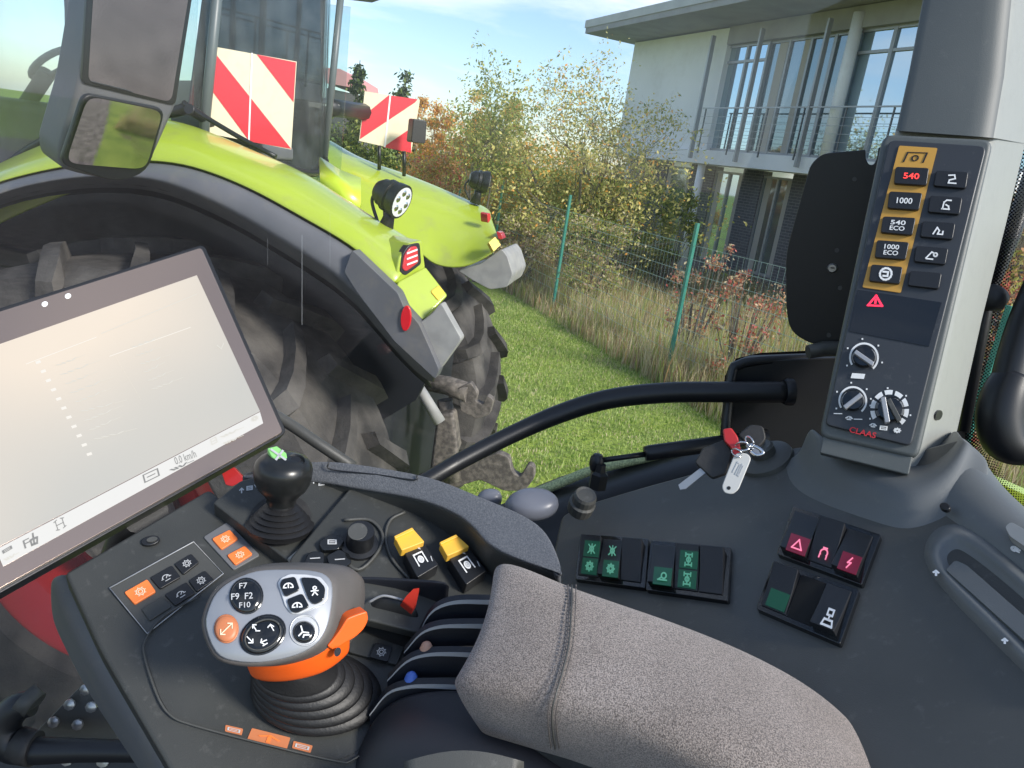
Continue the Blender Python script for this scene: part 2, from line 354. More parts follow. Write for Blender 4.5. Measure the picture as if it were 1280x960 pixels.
ICON = {
 'gear': [circ(.5,.5,.17), circ(.5,.5,.32)]+[[(.5+.32*math.cos(a), .5+.32*math.sin(a)), (.5+.42*math.cos(a), .5+.42*math.sin(a))] for a in [k*math.pi/4 for k in range(8)]],
 'pto': [[(.1,.9),(.1,.15),(.9,.15),(.9,.9)], circ(.5,.58,.2), circ(.5,.58,.07)],
 'fan': [circ(.5,.6,.3,180,360), [(.5,.6),(.72,.38)], [(.1,.6),(.25,.6)], [(.75,.6),(.9,.6)], [(.3,.85),(.7,.85)]],
 'tri': [[(.5,.12),(.92,.85),(.08,.85),(.5,.12)]],
 'bolt': [[(.6,.1),(.35,.52),(.62,.48),(.4,.9)]],
 'seat': [[(.25,.85),(.3,.3),(.5,.12),(.85,.12)], [(.2,.85),(.75,.85)], [(.5,.5),(.7,.6),(.8,.85)]],
 'hook': [[(.2,.2),(.65,.15),(.75,.45),(.3,.6),(.25,.85),(.85,.85)]],
 'arm': [[(.1,.85),(.35,.3),(.55,.55),(.45,.85),(.85,.85),(.85,.6)]],
 'excav': [[(.05,.8),(.45,.25),(.7,.35)], [(.1,.85),(.6,.85)], circ(.78,.45,.14)],
 'ring2': [circ(.5,.5,.42), [(.3,.35),(.65,.35),(.65,.65),(.35,.65)]],
 'axle': [[(.2,.1),(.8,.1)], [(.2,.9),(.8,.9)], [(.5,.1),(.5,.9)], circ(.5,.5,.17), [(.2,.0),(.2,.25)], [(.8,.0),(.8,.25)], [(.2,.75),(.2,1)], [(.8,.75),(.8,1)]],
 'cross': [[(.15,.15),(.85,.85)], [(.85,.15),(.15,.85)], [(.5,.1),(.5,.9)], circ(.5,.5,.2)],
 'lamp': [circ(.45,.55,.3,90,270), [(.45,.25),(.45,.85)], [(.55,.35),(.9,.2)], [(.55,.55),(.95,.5)], [(.55,.75),(.9,.8)]],
 'tow': [[(.1,.8),(.9,.8)], circ(.62,.45,.22), [(.4,.6),(.12,.8)]],
 'horn': [circ(.5,.45,.3,150,390), [(.2,.62),(.2,.85)], [(.8,.62),(.8,.85)], [(.35,.05),(.65,.05)]],
 'tyre2': [[(.3,.05),(.7,.05),(.7,.35),(.3,.35),(.3,.05)], [(.5,.35),(.5,.6)], [(.2,.6),(.8,.6),(.9,.9),(.1,.9),(.2,.6)]],
 'arc1': [circ(.5,.75,.42,180,360), [(.5,.75),(.5,.35)], [(.1,.75),(.3,.75)], [(.7,.75),(.9,.75)]],
 'arrow': [[(.5,.9),(.5,.15)], [(.22,.42),(.5,.12),(.78,.42)]],
 'man': [circ(.5,.22,.14), [(.5,.36),(.5,.6)], [(.2,.5),(.8,.5)], [(.5,.6),(.3,.9)], [(.5,.6),(.75,.9)]],
 'box': [[(.1,.2),(.9,.2),(.9,.8),(.1,.8),(.1,.2)], [(.3,.5),(.7,.5)]],
 'dash': [[(.05,.55),(.95,.45)]],
}

# ------------------------------------------------------------------ world, light
w = bpy.data.worlds.new('World'); SC.world = w; w.use_nodes = True; nt = w.node_tree; bg = nt.nodes['Background']
SUN_EL, SUN_AZ = rad(33), rad(124)       # azimuth clockwise from +Y
sky = nt.nodes.new('ShaderNodeTexSky'); sky.sky_type = 'NISHITA'; sky.sun_disc = False; sky.sun_elevation = SUN_EL; sky.sun_rotation = SUN_AZ
sky.air_density = 1.0; sky.dust_density = .7; sky.ozone_density = 3.2
tc = nt.nodes.new('ShaderNodeTexCoord'); mp = nt.nodes.new('ShaderNodeMapping'); mp.inputs['Scale'].default_value = (1.1, 1.1, 4.2); mp.inputs['Rotation'].default_value = (0, .12, 0)
nz = nt.nodes.new('ShaderNodeTexNoise'); nz.inputs['Scale'].default_value = 2.1; nz.inputs['Detail'].default_value = 7; nz.inputs['Roughness'].default_value = .58; nz.inputs['Distortion'].default_value = .4
nt.links.new(tc.outputs['Generated'], mp.inputs[0]); nt.links.new(mp.outputs[0], nz.inputs['Vector'])
rp = nt.nodes.new('ShaderNodeValToRGB'); rp.color_ramp.elements[0].position = .49; rp.color_ramp.elements[1].position = .70
rp.color_ramp.elements[1].color = (.9,.9,.9,1)
nt.links.new(nz.outputs['Fac'], rp.inputs[0])
mx = nt.nodes.new('ShaderNodeMixRGB'); mx.inputs[2].default_value = (6.2, 6.6, 7.2, 1)
nt.links.new(rp.outputs[0], mx.inputs[0]); nt.links.new(sky.outputs[0], mx.inputs[1]); nt.links.new(mx.outputs[0], bg.inputs[0]); bg.inputs[1].default_value = .11
sd = bpy.data.lights.new('sun', 'SUN'); sd.energy = 2.6; sd.angle = rad(12); sd.color = (1, .95, .87)
so = bpy.data.objects.new('sun', sd); COL.objects.link(so)
sdir = V((math.sin(SUN_AZ)*math.cos(SUN_EL), math.cos(SUN_AZ)*math.cos(SUN_EL), math.sin(SUN_EL)))
so.rotation_euler = sdir.to_track_quat('Z', 'Y').to_euler(); so.location = (3, -5, 12)
SC.view_settings.view_transform = 'Standard'; SC.view_settings.look = 'None'; SC.view_settings.exposure = 0.9; SC.view_settings.gamma = 1
# ================================================================== OUTSIDE
def ground_mat():
    m = mat('grass_ground', (.1,.16,.03), .95, bump=(14, .6, .03)); nt = m.node_tree; b = nt.nodes['Principled BSDF']; g = nt.nodes.new('ShaderNodeNewGeometry')
    def ns(sc, a, c, lo, hi):
        n = nt.nodes.new('ShaderNodeTexNoise'); n.inputs['Scale'].default_value = sc; n.inputs['Detail'].default_value = 6; nt.links.new(g.outputs['Position'], n.inputs['Vector'])
        r = nt.nodes.new('ShaderNodeValToRGB'); r.color_ramp.elements[0].position = lo; r.color_ramp.elements[1].position = hi
        r.color_ramp.elements[0].color = (*a, 1); r.color_ramp.elements[1].color = (*c, 1); nt.links.new(n.outputs['Fac'], r.inputs[0]); return r
    a = ns(1.3, (.15,.23,.03), (.30,.38,.06), .3, .7); c = ns(22, (.6,.6,.6), (1.25,1.25,1.1), .35, .65)
    mu = nt.nodes.new('ShaderNodeMixRGB'); mu.blend_type = 'MULTIPLY'; mu.inputs[0].default_value = 1; nt.links.new(a.outputs[0], mu.inputs[1]); nt.links.new(c.outputs[0], mu.inputs[2])
    d = ns(.5, (0,0,0), (1,1,1), .60, .72); s = nt.nodes.new('ShaderNodeMixRGB'); s.inputs[2].default_value = (.13,.10,.06,1)
    nt.links.new(d.outputs[0], s.inputs[0]); nt.links.new(mu.outputs[0], s.inputs[1]); nt.links.new(s.outputs[0], b.inputs['Base Color']); return m
S = 900
tag(mk('ground', [(-S,-S,0),(S,-S,0),(S,S,0),(-S,S,0)], [(0,1,2,3)], ground_mat()), kind='structure')
# gravel yard behind our tractor (mirrored in the wing mirror)
gv = mat('gravel', (.09,.075,.07), .95, var=(5, (.26,.22,.20), .40, .60), bump=(60,.6,.02))
tag(mk('gravel_yard', [(-40,-30,.004),(40,-30,.004),(40,2.0,.004),(-40,2.0,.004)], [(0,1,2,3)], gv), kind='structure')

FA, FB, FC = V((.57,14.9,0)), V((2.19,10.8,0)), None
fdir = (FA-FB).normalized()           # along the fence, away
fout = V((fdir.y, -fdir.x, 0)).normalized()
if fout.x < 0: fout = -fout           # beyond the fence
_pc = Pl(V((0,0,2.08)), V((0,0,1))).h(1262, 385); FC = V((_pc.x, _pc.y, 0))

def blades(name, n, place, hmin, hmax, wd, mats, wts, lean=.35, label=None, cat=None):
    vs = []; fs = []; mi = []
    for _ in range(n):
        p, k = place(); h = random.uniform(hmin, hmax)*k; a = random.uniform(0, 6.283); dx, dy = math.cos(a), math.sin(a)
        b = random.uniform(0, 6.283); l = random.uniform(.05, lean)*h; lx, ly = math.cos(b)*l, math.sin(b)*l; ww = wd*random.uniform(.6, 1.3)
        i = len(vs)
        vs += [(p.x-dx*ww, p.y-dy*ww, p.z), (p.x+dx*ww, p.y+dy*ww, p.z), (p.x+dx*ww*.8+lx*.35, p.y+dy*ww*.8+ly*.35, p.z+h*.6), (p.x-dx*ww*.8+lx*.35, p.y-dy*ww*.8+ly*.35, p.z+h*.6), (p.x+lx, p.y+ly, p.z+h)]
        fs += [(i,i+1,i+2,i+3), (i+3,i+2,i+4)]; c = random.choices(range(len(mats)), wts)[0]; mi += [c, c]
    o = mk(name, vs, fs, None, mats=mats, mi=mi); tag(o, label, cat, kind='stuff'); return o
def noise2(x, y): return .5+.25*math.sin(x*1.7+1.3*math.sin(y*2.1))+.25*math.sin(y*1.3+x*.9+2)
def turf():
    while True:
        y = random.uniform(3.0, 16)**1.0; x = random.uniform(-1.6, 7)
        p = V((x, y, 0)); s = (p-FB).dot(fout)
        if s < .1: return p, .7+.6*noise2(x*2, y*2)
blades('mown_grass', 75000, turf, .02, .05, .006, [LF['g1'], LF['g2'], LF['g3'], LF['straw']], [4, 4.5, 2, 1.4], .8, 'short green mown grass between the tractor and the fence', 'grass')
def line_pt(t, s): return FB+fdir*t+fout*s
def wild():
    while True:
        t = random.uniform(-9, 13); s = random.uniform(-.15, 8)**1.0
        if random.random() < .25: s = random.uniform(-.35, .5)
        p = line_pt(t, s)
        q = noise2(p.x*.8, p.y*.8)
        if random.random() < .35+.65*q: return p, (.45+.6*q)*(.6 if s < .1 else 1)
blades('dry_grass', 52000, wild, .35, 1.0, .006, [LF['straw'], LF['brown'], LF['g1'], LF['olive'], LF['rust']], [5, 2.6, 2.6, 1.4, .5], .45, 'tall straw coloured dry grass growing through and beyond the fence', 'grass')

# fence
fn = thing('wire_fence', FB, 'green wire mesh fence with leaning green posts beside the mown grass', 'fence')
def bar(p, q, wd, dp, side, name, mt, parent, bevel=0):
    """rectangular bar p->q, wd along side, dp across"""
    ax = (q-p).normalized(); s = (side-ax*side.dot(ax)).normalized(); d = ax.cross(s)
    f = [p+s*wd/2+d*dp/2, p-s*wd/2+d*dp/2, p-s*wd/2-d*dp/2, p+s*wd/2-d*dp/2]
    return slab(name, f, q-p, mt, parent, bevel)
posts = [FB+fdir*t for t in (12.0, 8.4, (FA-FB).length)]+[FB, FC]
mid = (FB+FC)/2
posts.append(mid)
for p in posts:
    if p is mid: continue
    h = 2.25 if p is not FC else 2.1
    bar(p, p+V((0,0,h)), .06, .045, fdir, 'post', M['post'], fn, .004)
def wires(a, b, nm):
    vs = []; fs = []; L = (b-a); n = int(L.length/.10); d = L.normalized(); o = V((d.y,-d.x,0))
    def w(p, q, r):
        i = len(vs); e = (q-p).normalized(); s = e.cross(o).normalized()
        vs.extend([p+s*r, p-s*r, q-s*r, q+s*r]); fs.append((i,i+1,i+2,i+3))
    for k in range(n+1): w(a+L*(k/n)+V((0,0,.05)), a+L*(k/n)+V((0,0,1.95)), .0028)
    for k in range(11): w(a+V((0,0,.05+.19*k)), b+V((0,0,.05+.19*k)), .0032)
    mk(nm, vs, fs, M['wire'], fn)
M['wire'] = mat('fence_wire', (.42,.50,.46), .5)
wires(FB+fdir*14, FB, 'wire_mesh'); wires(FB, FC, 'wire_mesh')

# trees, bushes
def leaves(pts, mats, wts, size):
    vs = []; fs = []; mi = []
    for p in pts:
        n = V((random.gauss(0,1), random.gauss(0,1), random.gauss(0,1)+.5)).normalized(); a = n.orthogonal().normalized()
        a = Matrix.Rotation(random.uniform(0,6.28), 3, n) @ a; b = n.cross(a); s = size*random.uniform(.6,1.4); i = len(vs)
        vs += [p-a*s, p+b*s*.5, p+a*s, p-b*s*.5]; fs.append((i,i+1,i+2,i+3)); mi.append(random.choices(range(len(mats)), wts)[0])
    return vs, fs, mi
def addtube(vs, fs, pts, rs, n=5):
    nrm = None; base = len(vs)
    for i, p in enumerate(pts):
        t = (pts[min(i+1,len(pts)-1)]-pts[max(i-1,0)]).normalized()
        if nrm is None: nrm = t.orthogonal().normalized()
        nrm = (nrm-t*nrm.dot(t)).normalized(); b = t.cross(nrm)
        for k in range(n): a = 6.2832*k/n; vs.append(p+(nrm*math.cos(a)+b*math.sin(a))*rs[i])
    for i in range(len(pts)-1):
        for k in range(n): fs.append((base+i*n+k, base+i*n+(k+1)%n, base+(i+1)*n+(k+1)%n, base+(i+1)*n+k))
def tree(name, base, H, Wd, nstem, mats, wts, nleaf, size, label, cat='tree', group=None, spread=.22, low=.25, bias=V((0,0,0))):
    root = thing(name, base, label, cat, group); tv, tf = [], []; tips = []
    def grow(p, d, L, r, lvl):
        pts = [p]; dd = d.copy(); k = 5
        for i in range(k):
            dd = (dd+V((random.gauss(0,.13), random.gauss(0,.13), random.gauss(.03,.07)))).normalized(); pts.append(pts[-1]+dd*L/k)
        rs = [r*(1-.6*i/k) for i in range(k+1)]
        addtube(tv, tf, pts, rs, 6 if lvl == 0 else 4)
        if lvl >= 2: tips.extend(pts[1:])
        if lvl < 3:
            m_ = (6, 5, 4)[lvl]
            for j in range(m_):
                i = random.randint(2, k) if lvl else random.randint(1, k)
                a = Matrix.Rotation(random.uniform(0,6.28), 3, pts[i]-pts[i-1])
                sd = a @ dd.orthogonal().normalized(); nd = (dd*.75+sd*random.uniform(.5,.95)*Wd/H*1.4+V((0,0,.1))).normalized()
                grow(pts[i], nd, L*random.uniform(.48,.68), rs[i]*.62, lvl+1)
    for s in range(nstem):
        a = 6.28*s/nstem+random.random(); d = V((math.cos(a)*.32*Wd/H*1.5, math.sin(a)*.32*Wd/H*1.5, 1))+bias
        grow(base+V((math.cos(a)*.08, math.sin(a)*.08, -.05)), d.normalized(), H*.48, .035*H/3, 0)
    zt = max(t.z for t in tips); hr = sorted(math.hypot(t.x-base.x, t.y-base.y) for t in tips)[int(len(tips)*.96)]
    def sc3(q): return V((base.x+(q.x-base.x)*Wd*.5/hr, base.y+(q.y-base.y)*Wd*.5/hr, q.z*(H-.2)/zt))
    tv = [sc3(q) for q in tv]; tips = [sc3(q) for q in tips]
    mk('trunk', tv, tf, M['bark'], root)
    pts = []
    while len(pts) < nleaf:
        t = random.choice(tips)
        if t.z < H*low and random.random() < .7: continue
        c = t+V((random.gauss(0,spread), random.gauss(0,spread), random.gauss(0,spread*.8)))
        for _ in range(random.randint(2,6)): pts.append(c+V((random.gauss(0,.07), random.gauss(0,.07), random.gauss(0,.06))))
    v, f, mi = leaves(pts, mats, wts, size); mk('crown', v, f, None, root, mats=mats, mi=mi); return root
def bush(name, x, dist, wpx, ytop, mats, wts, n, label, cat='bush', group=None, size=.05, z0=0, tall=1.0, flat=.6):
    """rounded irregular crown of leaf clumps on thin stems; x, wpx and ytop in photo pixels at the given distance"""
    d = ray(x, 300); d.z = 0; d = d.normalized(); base = d*dist; base.z = 0
    dep = base.dot(V((0,1,0))) or dist
    r_ = wpx/FPX*dist/2
    # height from ytop
    hp = Pl(V((base.x, base.y, 0)), V((d.x, d.y, 0))).h(x, ytop); H = hp.z
    root = thing(name, base, label, cat, group); tv, tf = [], []; cl = []
    for k in range(max(9, int(n/(70 if tall > 2 else (45 if name == 'shrub' else 200))))):
        a = random.uniform(0,6.28); q = math.sqrt(random.random()); zz = random.uniform(.12, 1)
        env = math.sin(min(1, zz*1.02)*math.pi*.62+.55) if tall < 2 else (1-zz)**.7
        c = base+V((math.cos(a)*r_*q*env, math.sin(a)*r_*q*env*flat, zz*H*random.uniform(.86,1)))
        cl.append((c, random.uniform(.10,.22)*r_ if tall < 2 else .13*r_+.05))
        b0 = base+V((math.cos(a)*.1*r_, math.sin(a)*.1*r_, 0)) if tall < 2 else base+V((0,0,c.z*.95)); m_ = (b0+c)/2+(V((0,0,H*.08)) if tall < 2 else V((0,0,.1))); addtube(tv, tf, [b0, m_, c], [.018,.012,.004], 4)
    if tall > 2: addtube(tv, tf, [base, base+V((0,0,H*.5)), base+V((0,0,H))], [.16,.1,.02], 6)
    mk('stem', tv, tf, M['bark'], root)
    pts = []
    while len(pts) < n:
        c, s = random.choice(cl); u = V((random.gauss(0,1), random.gauss(0,1), random.gauss(0,.85)))*s*.75; p = c+u
        if p.z > .02: pts.append(p)
    v, f, mi = leaves(pts, mats, wts, size); mk('crown', v, f, None, root, mats=mats, mi=mi); return root
L_ = LF
G0 = Pl(V((0,0,0)), V((0,0,1)))
tb = G0.h(722, 362); HT = Pl(tb, V((0,1,0))).h(690, 22).z
tree('broadleaf_tree', tb, HT, 5.6, 5, [L_['olive'], L_['yellow'], L_['green'], L_['orange']], [5, 9, 2, 1.2], 17000, .040, 'tall sparse tree with yellow green autumn leaves in front of the white building', spread=.24, bias=V((-.06,0,0)))
tree('broadleaf_tree', G0.h(588, 352), HT*.92, 2.4, 2, [L_['olive'], L_['green'], L_['yellow']], [5, 4, 1], 4200, .042, 'thin tree with few pale leaves just left of the big yellow green tree', spread=.2, bias=V((.05,0,0)))
cf = 'conifers behind the orange bushes'
bush('conifer_tree', 432, 42, 46, 72, [L_['dark'], L_['green']], [3, 1], 3500, 'dark pointed conifer nearest the red and white farm roof', 'tree', cf, .12, tall=3)
bush('conifer_tree', 488, 40, 60, 88, [L_['dark'], L_['green']], [3, 1], 3500, 'dark pointed conifer rising right behind the striped board', 'tree', cf, .12, tall=3)
bush('hedge', 450, 34, 110, 128, [L_['green'], L_['olive'], L_['dark']], [3, 2, 2], 6000, 'green hedge behind the smaller striped board', 'hedge', None, .08, flat=.4)
bush('hedge', 640, 46, 260, 176, [L_['olive'], L_['green'], L_['orange'], L_['yellow']], [3, 2, 2, 2], 9000, 'long distant hedge low on the horizon behind the big tree', 'hedge', None, .11, flat=.4)
bush('hedge', 800, 33, 130, 205, [L_['olive'], L_['green'], L_['yellow']], [3, 3, 1], 5000, 'low distant hedge at the foot of the white building corner', 'hedge', None, .08, flat=.3)
bs = 'autumn bushes beyond the fence'
bush('bush', 520, 29, 70, 112, [L_['orange'], L_['yellow'], L_['rust']], [4, 2, 2], 7000, 'upright orange bush just right of the smaller striped board', 'bush', bs, .05)
bush('bush', 552, 25, 95, 128, [L_['orange'], L_['rust'], L_['olive']], [4, 3, 2], 9500, 'broad orange and rust bush above the far work lamp', 'bush', bs, .05)
bush('bush', 600, 23, 90, 116, [L_['yellow'], L_['olive'], L_['orange']], [5, 3, 4], 8500, 'yellow and olive bush behind the left side of the big tree', 'bush', bs, .05)
bush('bush', 545, 19.5, 120, 190, [L_['rust'], L_['red'], L_['brown'], L_['olive']], [3, 1, 2, 2], 8000, 'low reddish brown shrub behind the far green fender', 'bush', bs, .04)
bush('bush', 635, 20, 120, 200, [L_['olive'], L_['green'], L_['yellow'], L_['orange']], [3, 1, 4, 3], 9000, 'thick olive bush with orange tints right of the far work lamp', 'bush', bs, .045)
bush('bush', 700, 21, 120, 212, [L_['olive'], L_['green'], L_['orange']], [4, 1.5, 1.5], 5500, 'olive green bush around the foot of the big tree', 'bush', bs, .045)
bush('bush', 778, 20, 120, 222, [L_['green'], L_['olive'], L_['yellow']], [2, 4, 2], 6000, 'dense green bush right of the big tree trunk', 'bush', bs, .045)
bush('bush', 838, 19, 70, 235, [L_['dark'], L_['green'], L_['olive']], [2, 3, 2], 3800, 'small dark green bush before the grey ground floor', 'bush', bs, .045)
bush('bush', 650, 16.6, 90, 258, [L_['olive'], L_['straw'], L_['brown']], [3, 2, 3], 4200, 'scrubby olive and brown shrub behind the first leaning post', 'bush', bs, .035)
bush('bush', 745, 15.5, 120, 262, [L_['olive'], L_['brown'], L_['straw'], L_['green']], [3, 2, 2, 2], 4600, 'olive and straw shrub between the two green posts', 'bush', bs, .035)
rs = 'red shrubs in the dry grass'
bush('shrub', 890, 12.5, 80, 300, [L_['red'], L_['brown'], L_['rust'], L_['straw']], [2, 3, 2, 2], 1200, 'reddish shrub in the dry grass right of the middle green post', 'shrub', rs, .028)
bush('shrub', 955, 10.5, 90, 330, [L_['red'], L_['rust'], L_['straw'], L_['brown']], [3, 2, 2, 3], 1500, 'red leaved shrub beside the black bracket plate', 'shrub', rs, .026)
bush('shrub', 1262, 9, 90, 290, [L_['red'], L_['rust'], L_['olive'], L_['brown']], [4, 2, 2, 3], 2600, 'red and olive shrub seen right of the pale pillar', 'shrub', rs, .028)
bush('shrub', 1300, 11, 150, 225, [L_['olive'], L_['rust'], L_['brown'], L_['yellow']], [3, 3, 3, 1], 3500, 'brown and olive shrub at the far right edge', 'shrub', rs, .035)

# ------------------------------------------------------------------ office building
Zb = Pl(V((0,0,3.72)), V((0,0,1))); A_, B_ = Zb.h(772, 180), Zb.h(1010, 208)
_v = ray(236, 143); _v.z = 0; fd = -_v.normalized(); FAC = Pl(A_, V((fd.y, -fd.x, 0)))
def wn(px_, py_, off=0): return FAC.h(px_, py_, off)
def u_of(px_, py_): return (wn(px_, py_)-A_).dot(fd)
def uo(px_, py_, off): return (FAC.h(px_, py_, off)-A_).dot(fd)
def W3(u, z, off=0): return V((A_.x, A_.y, 0))+fd*u+V((0,0,z))+FAC.n*off
def fbox(name, u0, u1, z0, z1, off, dep, mt, parent, bevel=0):
    return slab(name, [W3(u0,z0,off), W3(u1,z0,off), W3(u1,z1,off), W3(u0,z1,off)], -FAC.n*dep, mt, parent, bevel)
bl = thing('office_building', W3(5, 0), 'white two storey office building with dark brick ground floor and big upper windows', 'building')
Zf = 3.72; Zr = FAC.h(790, 54).z
uA = u_of(884, 180); UE = 14.0
zc = lambda x, y: wn(x, y).z
# upper storey: white wall left, glazing right
fbox('wall', 0, uA, Zf, Zr, 0, .4, M['wall'], bl)
for i, (a_, b_) in enumerate([(uA, UE)]):
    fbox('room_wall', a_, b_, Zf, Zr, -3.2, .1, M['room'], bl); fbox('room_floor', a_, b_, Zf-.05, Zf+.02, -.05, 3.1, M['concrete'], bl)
fbox('side_wall', 0, .35, 0, Zr, -.42, 9, M['wall'], bl)
fbox('slab_edge', -.02, UE, Zf-.36, Zf, .12, .5, M['wall'], bl, .01)
RL = uo(733, 30, 1.5)
fbox('roof', RL, UE, Zr+.04, Zr+.36, 1.5, 11.5, M['soffit'], bl, .01)
rf = bl.children[-1]
fbox('fascia', RL-.03, UE, Zr+.2, Zr+.42, 1.53, .06, M['concrete'], rf)
fbox('lintel', uA, UE, Zr-.42, Zr+.02, .02, .3, M['soffit'], bl)
# ground floor
def uvbrick(o, w_=1):
    me = o.data; uv = me.uv_layers.new(name='UVMap')
    for lp in me.loops:
        c = me.vertices[lp.vertex_index].co+WP[o]; uv.data[lp.index].uv = ((c-A_).dot(fd)+(c.dot(FAC.n)), c.z)
gw = [(uo(826,240,-1), uo(858,240,-1)), (uo(888,240,-1), uo(924,240,-1)), (uo(948,245,-1), uo(986,245,-1)), (uo(1040,250,-1), uo(1100,250,-1))]
segs = [(.3, gw[0][0]), (gw[0][1], gw[1][0]), (gw[1][1], gw[2][0]), (gw[2][1], gw[3][0]), (gw[3][1], UE)]
for a_, b_ in segs: uvbrick(fbox('brick_wall', a_, b_, 0, Zf-.33, -1.0, .3, M['brick'], bl))
uvbrick(fbox('brick_wall', .5, UE, 0, .75, -.98, .3, M['brick'], bl))
def window(u0, u1, z0, z1, off, cols, rows, glass, frame=M['steel'], curtain=None):
    f = fbox('window', u0, u1, z0, z0+.06, off, .08, frame, bl)
    vs = []
    for k in range(cols+1):
        u = u0+(u1-u0)*k/cols; q = fbox('frame', u-.035, u+.035, z0, z1, off+.012, .10, frame, f)
    for zz in rows+[z1-.06]: fbox('frame', u0, u1, zz, zz+.06, off+.006, .09, frame, f)
    fbox('pane', u0, u1, z0+.05, z1-.02, off-.04, .02, glass, f)
    if curtain:
        for c0, c1 in curtain: fbox('curtain', c0, c1, z0, z1, off-.035, .004, M['curtain'], f)
    return f
uM = [u_of(905, 55)-.05, u_of(950,110), u_of(1030,120), u_of(1058,115), u_of(1140, 100)]
T = Zr-.42
window(uo(901,110,-.12), uo(950,110,-.12), Zf+.02, T, -.12, 2, [T-.45], M['bglass'])
window(uo(951,110,-.16), uo(1030,110,-.16), Zf+.02, T, -.16, 3, [], M['bglass_dark'], M['steel'], [(uo(962,110,-.16), uo(972,110,-.16)), (uo(992,110,-.16), uo(999,110,-.16))])
window(uo(1031,110,-.14), uo(1056,110,-.14), Zf+.02, T, -.14, 1, [], M['bglass_dark'], M['steel'])
window(uo(1058,110,-.12), uo(1101,110,-.12), Zf+.02, T, -.12, 1, [T-.5], M['bglass'])
window(uo(1102,110,-.12), uo(1190,110,-.12), Zf+.02, T, -.12, 2, [T-.5], M['bglass'])
window(uo(1192,110,-.12), UE, Zf+.02, T, -.12, 3, [T-.5], M['bglass'])
for (xx) in (889, 948, 1029):          # steel fins in front of the glazing
    u = u_of(xx, 115); fbox('fin', u-.03, u+.03, Zf-.25, T+.2, .32, .12, M['steel'], bl, .004)
cu = u_of(1052, 115); tube('column', [W3(cu, Zf, .02), W3(cu, T+.3, .02)], .13, M['wall'], bl, 20)
gu = u_of(868, 235); tube('column', [W3(gu, 0, -.1), W3(gu, Zf-.3, -.1)], .11, M['wall'], bl, 20)
# balcony railing
rl = fbox('railing', uA-.1, UE, Zf+1.03, Zf+1.06, .30, .04, M['steel'], bl)
for k in range(5): fbox('rail', uA-.1, UE, Zf+.15+k*.17, Zf+.158+k*.17, .285, .008, M['steel'], rl)
uu = uA
while uu < UE: fbox('baluster', uu-.015, uu+.015, Zf-.1, Zf+1.03, .27, .03, M['dsteel'], rl); uu += 1.25
# ground floor windows
for k_, (a_, b_) in enumerate(gw): window(a_, b_, .75, Zf-.45, -1.05, 2 if k_ else 1, [], M['bglass_dark'] if k_ % 2 == 0 else M['bglass'], M['steel'], [(a_+.08, a_+.3), (b_-.25, b_-.08)])

# farm roof and pole far behind, left of the small striped board
rd = Pl(V((0,48,0)), V((0,1,0)))
fr = thing('farm_shed', (rd.h(423,120)), 'distant shed with pink red roof edge seen past the tractor cab', 'shed')
px('wall', rd, [(408,110),(446,118),(446,190),(408,190)], 0, 6, mat('shed_wall', (.10,.10,.10), .8), fr)
px('roof', rd, [(400,84),(425,86),(443,97),(445,110),(408,104)], .3, 6.6, mat('shed_roof', (.60,.28,.28), .7), fr)

